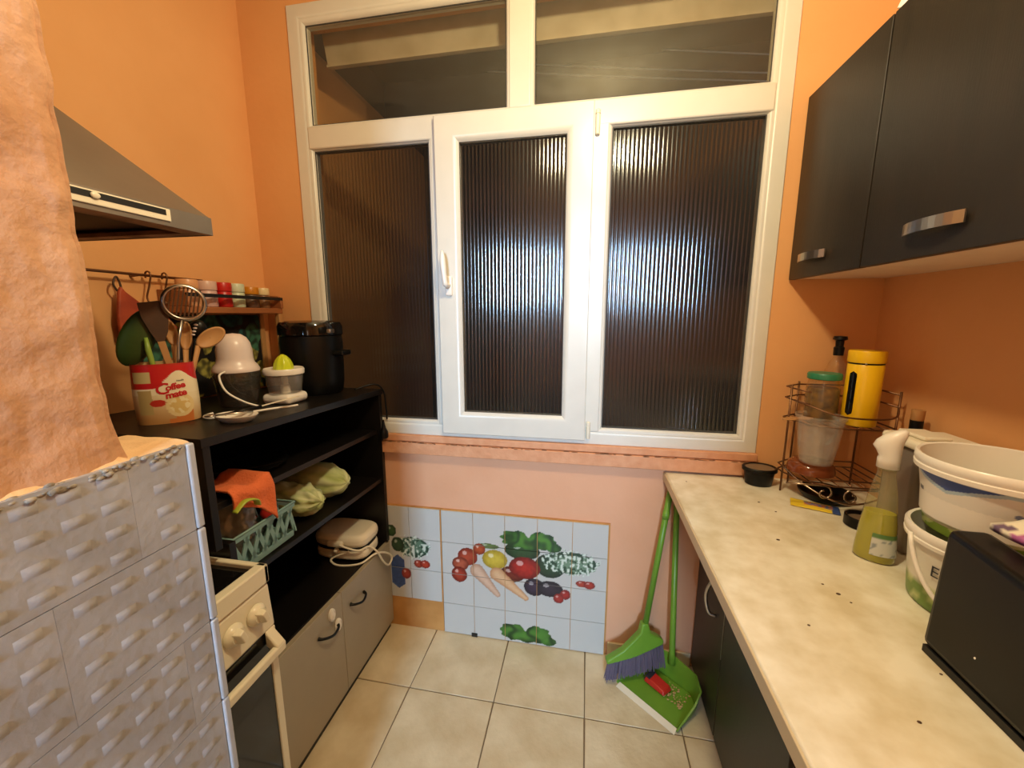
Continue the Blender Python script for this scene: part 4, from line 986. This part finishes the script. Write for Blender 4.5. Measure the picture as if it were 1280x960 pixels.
# patterned cloth hung under the shelf
def clothfn(u_, v_): 
    y = .99+.515*u_; z = topz(y)+.004+(1.444-topz(y)-.006)*v_; return (XL+.012+.008*math.sin(u_*19)+.004*nz(u_*6, v_*5, 0), y, z)
def clothcol(x, y, z):
    v = noise.voronoi(Vector((y*12+.45*nz(y*14, z*14, 0), z*12+.45*nz(y*14, z*14, 5), 0))); p = v[1][0]; d = v[0][0]; k = (math.sin(p.x*12.9898+p.y*78.233)*43758.5453) % 1
    if d > .62: return (.10, .07, .06)
    if k < .34: c_ = (.16, .34, .34)
    elif k < .52: c_ = (.66, .62, .30)
    elif k < .68: c_ = (.26, .46, .36)
    elif k < .80: c_ = (.56, .36, .22)
    else: c_ = (.09, .08, .09)
    return lerp3(c_, (.08, .07, .07), max(0, min(.6, nz(y*50, z*50, 2)+.2)))
co = MB().grid(150, 90, clothfn).build('patterned_cloth', 'paintm', smooth=True, paint=clothcol); cs_ = co.modifiers.new('solid', 'SOLIDIFY'); cs_.thickness = .003
tag(co, 'dark teal and olive leaf patterned cloth hanging below the spice shelf', 'cloth')

# range hood
hd_ = thing('range_hood', 'steel pyramid range hood on the left wall above the stove', 'range hood', (-1.12, .55, 1.62))
HX, HY0, HY1, HZ = -.875, .245, .843, 1.626
o_ = [(XL+.003, HY0), (HX, HY0), (HX, HY1), (XL+.003, HY1)]
t_ = [(XL+.003, HY0+.19), (HX-.26, HY0+.19), (HX-.26, HY1-.19), (XL+.003, HY1-.19)]
hv = [(x, y, HZ+.038) for x, y in o_]+[(x, y, HZ+.30) for x, y in t_]+[(x, y, 2.70) for x, y in t_]
MB().add(hv, [(0,1,5,4), (1,2,6,5), (2,3,7,6), (3,0,4,7), (4,5,9,8), (5,6,10,9), (6,7,11,10), (7,4,8,11), (8,9,10,11)]).build('canopy', 'hood', hd_)
sb_ = MB()
for (a, b) in ((0, 1), (1, 2), (2, 3)):
    xa, ya = o_[a]; xb, yb = o_[b]
    sb_.hexa([(min(xa, xb), min(ya, yb), HZ), (max(xa, xb)+(.004 if xa == xb else 0), min(ya, yb), HZ), (max(xa, xb)+(.004 if xa == xb else 0), max(ya, yb)+(.004 if ya == yb else 0), HZ), (min(xa, xb), max(ya, yb)+(.004 if ya == yb else 0), HZ),
              (min(xa, xb), min(ya, yb), HZ+.038), (max(xa, xb)+(.004 if xa == xb else 0), min(ya, yb), HZ+.038), (max(xa, xb)+(.004 if xa == xb else 0), max(ya, yb)+(.004 if ya == yb else 0), HZ+.038), (min(xa, xb), max(ya, yb)+(.004 if ya == yb else 0), HZ+.038)])
sb_.build('skirt', 'hood', hd_)
B(HX-.05, HX-.001, HY0+.002, HY1-.002, HZ+.001, HZ+.012).build('front_lip', 'hoodin', hd_)
B(XL+.004, HX-.05, HY1-.03, HY1-.002, HZ+.001, HZ+.010).build('side_lip', 'hoodin', hd_)
B(XL+.004, HX-.05, HY0+.01, HY1-.03, HZ+.016, HZ+.022).build('filter', 'blackmt', hd_)
cpn = B(HX+.0045, HX+.0075, .42, .745, HZ+.009, HZ+.034).build('control_panel', 'cream', hd_, bev=.003)
for y0_, y1_ in ((.435, .52), (.53, .735)): B(HX+.0076, HX+.0082, y0_, y1_, HZ+.020, HZ+.031).build('switch_slot', 'blackmt', cpn)
for y in (.47, .61): MB().ball((HX+.010, y, HZ+.025), (.003, .008, .006), 10, 8).build('switch', 'cream', cpn, smooth=True)

# stove
SVX, SV0, SV1 = -.742, .262, .760
sv = thing('stove', 'white free standing stove with black oven door beside the shelf unit', 'stove', (-1.0, .51, 0))
B(-1.33, SVX-.02, SV0, SV1-.004, .03, .80).build('body', 'enamel', sv, bev=.004)
MB().ring(0, 1, 0, 1, [(0, 0)]*0 or [(0, 0), (0, 1)])
tp_ = MB()
x0, x1, y0, y1 = -1.335, SVX, SV0, SV1; wd = .022
tp_.box(x1-.026, x1, y0, y1, .803, .850).box(x0, x0+wd, y0, y1, .803, .850).box(x0, x1, y0, y0+wd-.006, .803, .850).box(x0, x1, y1-.015, y1, .803, .850)
tp_.build('hob_rim', 'enamel', sv, bev=.004)
B(x0+wd, x1-.026, y0+.016, y1-.015, .806, .838).build('hob_plate', 'blackgl', sv)
for i, (xc, yc) in enumerate(((-.90, .635), (-.90, .39), (-1.16, .635), (-1.16, .39))):
    MB().lathe([(.001, .839), (.045, .839), (.045, .849), (.030, .853), (.001, .853)], 24, xc, yc).build('burner', 'blackmt', sv, auto=40)
    MB().tube([(xc+.06*math.cos(2*PI*k/32), yc+.06*math.sin(2*PI*k/32), .857) for k in range(32)], .0035, 6, True).build('grate_ring', 'steel', sv, smooth=True)
    for a in range(4):
        c_, s_ = math.cos(a*PI/2), math.sin(a*PI/2); MB().tube([(xc+.02*c_, yc+.02*s_, .858), (xc+.09*c_, yc+.09*s_, .858), (xc+.092*c_, yc+.092*s_, .840)], .003, 6).build('grate_bar', 'steel', sv)
MB().hexa([(SVX-.03, y0, .685), (SVX+.004, y0, .685), (SVX+.004, y1, .685), (SVX-.03, y1, .685), (SVX-.03, y0, .801), (SVX-.004, y0, .801), (SVX-.004, y1, .801), (SVX-.03, y1, .801)]).build('control_panel', 'enamel', sv, bev=.008)
for k in range(6):
    y = .708-.062*k; kb2 = MB(); kb2.M = Matrix.Translation((SVX+.001, y, .752)) @ Matrix.Rotation(PI/2, 4, 'Y')
    kn_ = kb2.lathe([(.0245, 0), (.025, .003), (.022, .010), (.017, .013), (.0155, .016), (.001, .016)], 24).build('knob', 'enamel', sv, auto=40)
    g = MB(); g.M = Matrix.Translation((SVX+.001, y, .752)) @ Matrix.Rotation(PI/2, 4, 'Y') @ Matrix.Rotation(.35, 4, 'Z')
    g.hexa([(-.017, -.010, .012), (.017, -.010, .012), (.017, .010, .012), (-.017, .010, .012), (-.014, -.006, .031), (.014, -.006, .031), (.014, .006, .031), (-.014, .006, .031)]); g.build('grip', 'enamel', kn_, bev=.002)
dr_ = B(SVX-.03, SVX-.002, y0+.004, y1-.004, .12, .682).build('oven_door', 'blackgl', sv, bev=.003)
for a, b in ((y1-.022, y1-.001), (y0+.001, y0+.022)): B(SVX-.03, SVX+.002, a, b, .10, .684).build('door_edge', 'enamel', dr_, bev=.003)
B(SVX+.018, SVX+.034, y0+.02, y1-.006, .628, .652).build('door_handle', 'enamel', dr_, bev=.005)
for y in (y1-.034, y0+.012): MB().hexa([(SVX, y, .650), (SVX+.03, y, .630), (SVX+.03, y+.026, .630), (SVX, y+.026, .650), (SVX, y, .690), (SVX+.034, y, .652), (SVX+.034, y+.026, .652), (SVX, y+.026, .690)]).build('handle_post', 'enamel', dr_, bev=.004)
B(SVX-.03, SVX-.004, y0+.01, y1-.01, .02, .115).build('drawer', 'enamel', sv, bev=.004)
for xx, yy in ((-1.30, y0+.03), (-1.30, y1-.03), (SVX-.06, y0+.03), (SVX-.06, y1-.03)):
    MB().lathe([(.016, 0), (.016, .006), (.010, .010), (.010, .031)], 12, xx, yy).build('foot', 'blackmt', sv)

# ---- things on the open shelves
def sz_(y, z): return sag(0, y, z)[2]
zs2 = lambda y: sz_(y, .753)+.001
zs1 = lambda y: sz_(y, .970)+.001
zs0 = lambda y: sz_(y, .445)+.001
tag(MB().lathe([(.001, zs1(1.0)), (.055, zs1(1.0)), (.085, zs1(1.0)+.012), (.088, zs1(1.0)+.016), (.083, zs1(1.0)+.016), (.053, zs1(1.0)+.005), (.001, zs1(1.0)+.005)], 32, -1.0, 1.0, 1.1, 1.3).build('oval_plate', 'blackgl', auto=60), 'dark glossy oval plate on the upper shelf of the black unit', 'plate')
def cabbage(y, x0_, x1_, r, label, seed, cr=1):
    zc = zs2(y)+r*.98; b = MB(); nu, nv = 40, 34; vs = []; fs = []; cols = []
    for j in range(nv+1):
        t = j/nv; x = x0_+(x1_-x0_)*t; rr = r*(math.sin(PI*min(1, max(0, t)))**.42)*(1 if t > .5 else 1-.12*(1-2*t))
        for i in range(nu):
            a = 2*PI*i/nu; n_ = nz(math.cos(a)*1.6+seed, math.sin(a)*1.6, t*2.6)*.16+nz(math.cos(a)*5+seed, math.sin(a)*5, t*9)*.45*max(0, t-.45)*cr-abs(nz(math.cos(a)*2.5+seed, math.sin(a)*2.5, t*1.2))*.14
            q_ = rr*(1+n_); vs.append((x+.012*nz(a*2, t*4, seed), y+q_*math.cos(a), max(zs2(y)+.0005, zc+q_*math.sin(a)*.95)))
    for j in range(nv):
        for i in range(nu): fs.append((j*nu+i, j*nu+(i+1) % nu, (j+1)*nu+(i+1) % nu, (j+1)*nu+i))
    b.add(vs, fs)
    def cc_(x, y_, z):
        t = (x-x0_)/(x1_-x0_); k = nz(y_*34+seed, z*34, x*10)*.5+.5; rib = nz(x*8, math.atan2(z-zc, y_-y)*5, seed)
        c_ = lerp3((.86, .86, .72), (.60, .66, .36), min(1, max(0, k*1.0*t+.05+.6*rib))); return c_
    return tag(b.build('napa_cabbage', 'paintm', smooth=True, paint=cc_), label, 'cabbage', 'cabbages on the middle shelf')
cabbage(1.135, -1.16, -.868, .060, 'pale green cabbage with frilly leaves next to the teal basket', 1.3, 3)
cabbage(1.285, -1.16, -.868, .072, 'larger smooth pale green cabbage at the window side of the middle shelf', 8.1)
# basket
bk = thing('plastic_basket', 'teal openwork plastic basket at the stove end of the middle shelf', 'basket', (-.98, .89, zs2(.9)))
bz0 = zs2(.9)+.002; bh = .108; X0b, X1b, Y0b, Y1b = -1.10, -.878, .80, 1.005
def taper(x, y, z): k = 1+.07*(z-bz0)/bh; cx, cy = (X0b+X1b)/2, (Y0b+Y1b)/2; return (cx+(x-cx)*k, cy+(y-cy)*k, z)
B(X0b, X1b, Y0b, Y1b, bz0, bz0+.004).map(taper).build('base', 'teal', bk)
th_ = .0035
def wallpanel(axis, c0, a0, a1):
    m_ = MB()
    def bxx(p0, p1, z0_, z1_):
        if axis == 'x': m_.box(c0-th_/2, c0+th_/2, p0, p1, z0_, z1_)
        else: m_.box(p0, p1, c0-th_/2, c0+th_/2, z0_, z1_)
    bxx(a0, a1, bz0, bz0+.018); bxx(a0, a1, bz0+bh-.014, bz0+bh)
    n_ = 11; w_ = (a1-a0)
    for k in range(n_):
        s_ = a0+w_*(k+.5)/n_
        for (dz0, dz1, sl) in ((.016, bh-.012, .014*(1 if k % 2 else -1)),):
            z0_, z1_ = bz0+dz0, bz0+dz1; q0, q1 = s_-.0065-sl, s_+.0065-sl; r0, r1 = s_-.0065+sl, s_+.0065+sl
            for q_ in (0,):
                if axis == 'x': m_.hexa([(c0-th_/2, q0, z0_), (c0+th_/2, q0, z0_), (c0+th_/2, q1, z0_), (c0-th_/2, q1, z0_), (c0-th_/2, r0, z1_), (c0+th_/2, r0, z1_), (c0+th_/2, r1, z1_), (c0-th_/2, r1, z1_)])
                else: m_.hexa([(q0, c0-th_/2, z0_), (q1, c0-th_/2, z0_), (q1, c0+th_/2, z0_), (q0, c0+th_/2, z0_), (r0, c0-th_/2, z1_), (r1, c0-th_/2, z1_), (r1, c0+th_/2, z1_), (r0, c0+th_/2, z1_)])
    m_.map(taper); m_.build('openwork_side', 'teal', bk)
wallpanel('x', X1b, Y0b, Y1b); wallpanel('x', X0b, Y0b, Y1b); wallpanel('y', Y0b, X0b, X1b); wallpanel('y', Y1b, X0b, X1b)
rimp = [taper(x, y, bz0+bh) for x, y in ((X0b, Y0b), (X1b, Y0b), (X1b, Y1b), (X0b, Y1b))]
MB().tube(rimp, .004, 8, True).build('rim', 'teal', bk, smooth=True)
def blob(c, r, amp, sc_, seed, seg=40, rings=24):
    b = MB().ball(c, r, seg, rings)
    def fn(x, y, z):
        d = Vector((x-c[0], y-c[1], z-c[2])); n_ = nz(d.x+seed, d.y, d.z, s=sc_); n2_ = abs(nz(d.x, d.y+seed, d.z, s=sc_*2.3)); d = d*(1+amp*n_-amp*.7*n2_); return (c[0]+d.x, c[1]+d.y, c[2]+d.z)
    return b.map(fn)
tag(blob((-.965, .885, bz0+.080), (.082, .070, .075), .5, 17, 2).build('plastic_bag', 'clearbag', smooth=True), 'crumpled clear plastic bag stuffed in the teal basket', 'bag')
def ocl(u_, v_):
    y = .790+.135*u_; f = nz(u_*4, v_*3, 1)
    if v_ < .55: x = -1.0+.135*(v_/.55); z = zs1(y)+.008+.018*(.5+.5*math.sin(u_*7+1))+.012*f
    else:
        t = (v_-.55)/.45; x = -.865+.014*math.sin(min(1, t*3)*PI/2)+.008*f; z = zs1(y)+.008+(.018*(.5+.5*math.sin(u_*7+1)))*(1-t)-t*(.035+.085*u_*u_)+.006*f
    return (x, y, z)
oc = MB().grid(40, 40, ocl).build('orange_cloth', 'ocloth', smooth=True); s_ = oc.modifiers.new('solid', 'SOLIDIFY'); s_.thickness = .006
tag(oc, 'bright orange cloth hanging off the upper shelf above the teal basket', 'cloth')
yc_ = MB().tube(spline([(-.846, .785, zs1(.8)-.030), (-.842, .815, zs1(.8)-.012), (-.841, .845, zs1(.8)-.022), (-.846, .855, zs1(.8)-.040)], 6), .010, 8, flat=.35)
tag(yc_.build('yellow_strap', 'limef', smooth=True), 'pale yellow strip of cloth hanging with the orange cloth', 'strap')
tag(blob((-.93, .975, bz0+.085), (.024, .022, .024), .1, 20, 5, 18, 12).build('tomato', 'red', smooth=True), 'red tomato at the window end of the teal basket', 'tomato')
# sandwich maker
sm_t = thing('sandwich_maker', 'cream electric sandwich maker on the base of the black shelf unit', 'sandwich maker', (-.98, 1.43, zs0(1.38)))
zz = zs0(1.38)
def slab(z0_, z1_, k, name, m, bev):
    n_ = 40; pts = []
    for i in range(n_):
        a = 2*PI*i/n_; c_, s2 = math.cos(a), math.sin(a); pts.append((-.985+.120*k*math.copysign(abs(c_)**.55, c_), 1.432+.082*k*math.copysign(abs(s2)**.55, s2)))
    return MB().prism(pts, (0, 0, z0_), (1, 0, 0), (0, 1, 0), z1_-z0_).build(name, m, sm_t, bev=bev)
slab(zz+.006, zz+.048, .97, 'lower_shell', 'cream', .012); slab(zz+.048, zz+.058, .93, 'gap_seal', 'blackmt', .001); slab(zz+.058, zz+.112, 1.0, 'upper_shell', 'cream', .02)
B(-1.02, -.95, 1.335, 1.355, zz+.070, zz+.095).build('grip', 'cream', sm_t, bev=.008)
MB().ball((-.985, 1.350, zz+.052), (.010, .014, .010), 10, 8).build('catch', 'cream', sm_t, smooth=True)
for dx, dy in ((-.06, -.09), (-.06, .09), (.06, -.09), (.06, .09)): MB().lathe([(.009, zz), (.009, zz+.007)], 10, -.985+dx, 1.432+dy*.6).build('foot', 'blackmt', sm_t)
MB().tube(spline([(-.93, 1.352, zz+.05), (-1.0, 1.335, zz+.02), (-.96, 1.32, zz+.006), (-.88, 1.345, zz+.006), (-.850, 1.41, zz+.012), (-.838, 1.475, zz-.02), (-.838, 1.530, zz-.075), (-.838, 1.50, zz-.095), (-.838, 1.455, zz-.05), (-.846, 1.42, zz+.02), (-.87, 1.40, zz+.05), (-.89, 1.35, zz+.06), (-.96, 1.335, zz+.085)], 8), .0042, 8).build('cord', 'cream', sm_t, smooth=True)

# dark specks scattered on the worktop
spk = MB()
for x, y, r in ((.37, 1.46, .0022), (.56, 1.33, .003), (.585, 1.27, .0026), (.52, 1.10, .0036), (.535, .92, .0022), (.55, .89, .0036), (.56, .865, .002), (.44, .78, .0022), (.60, .70, .002), (.68, .76, .0025), (.50, .60, .0025)):
    spk.ball((x, y, .8478), (r*1.3, r, r*.4), 7, 5)
so_ = tag(spk.build('specks', 'spatdark'), 'tiny dark food specks scattered on the pale worktop', 'crumbs'); so_['kind'] = 'stuff'
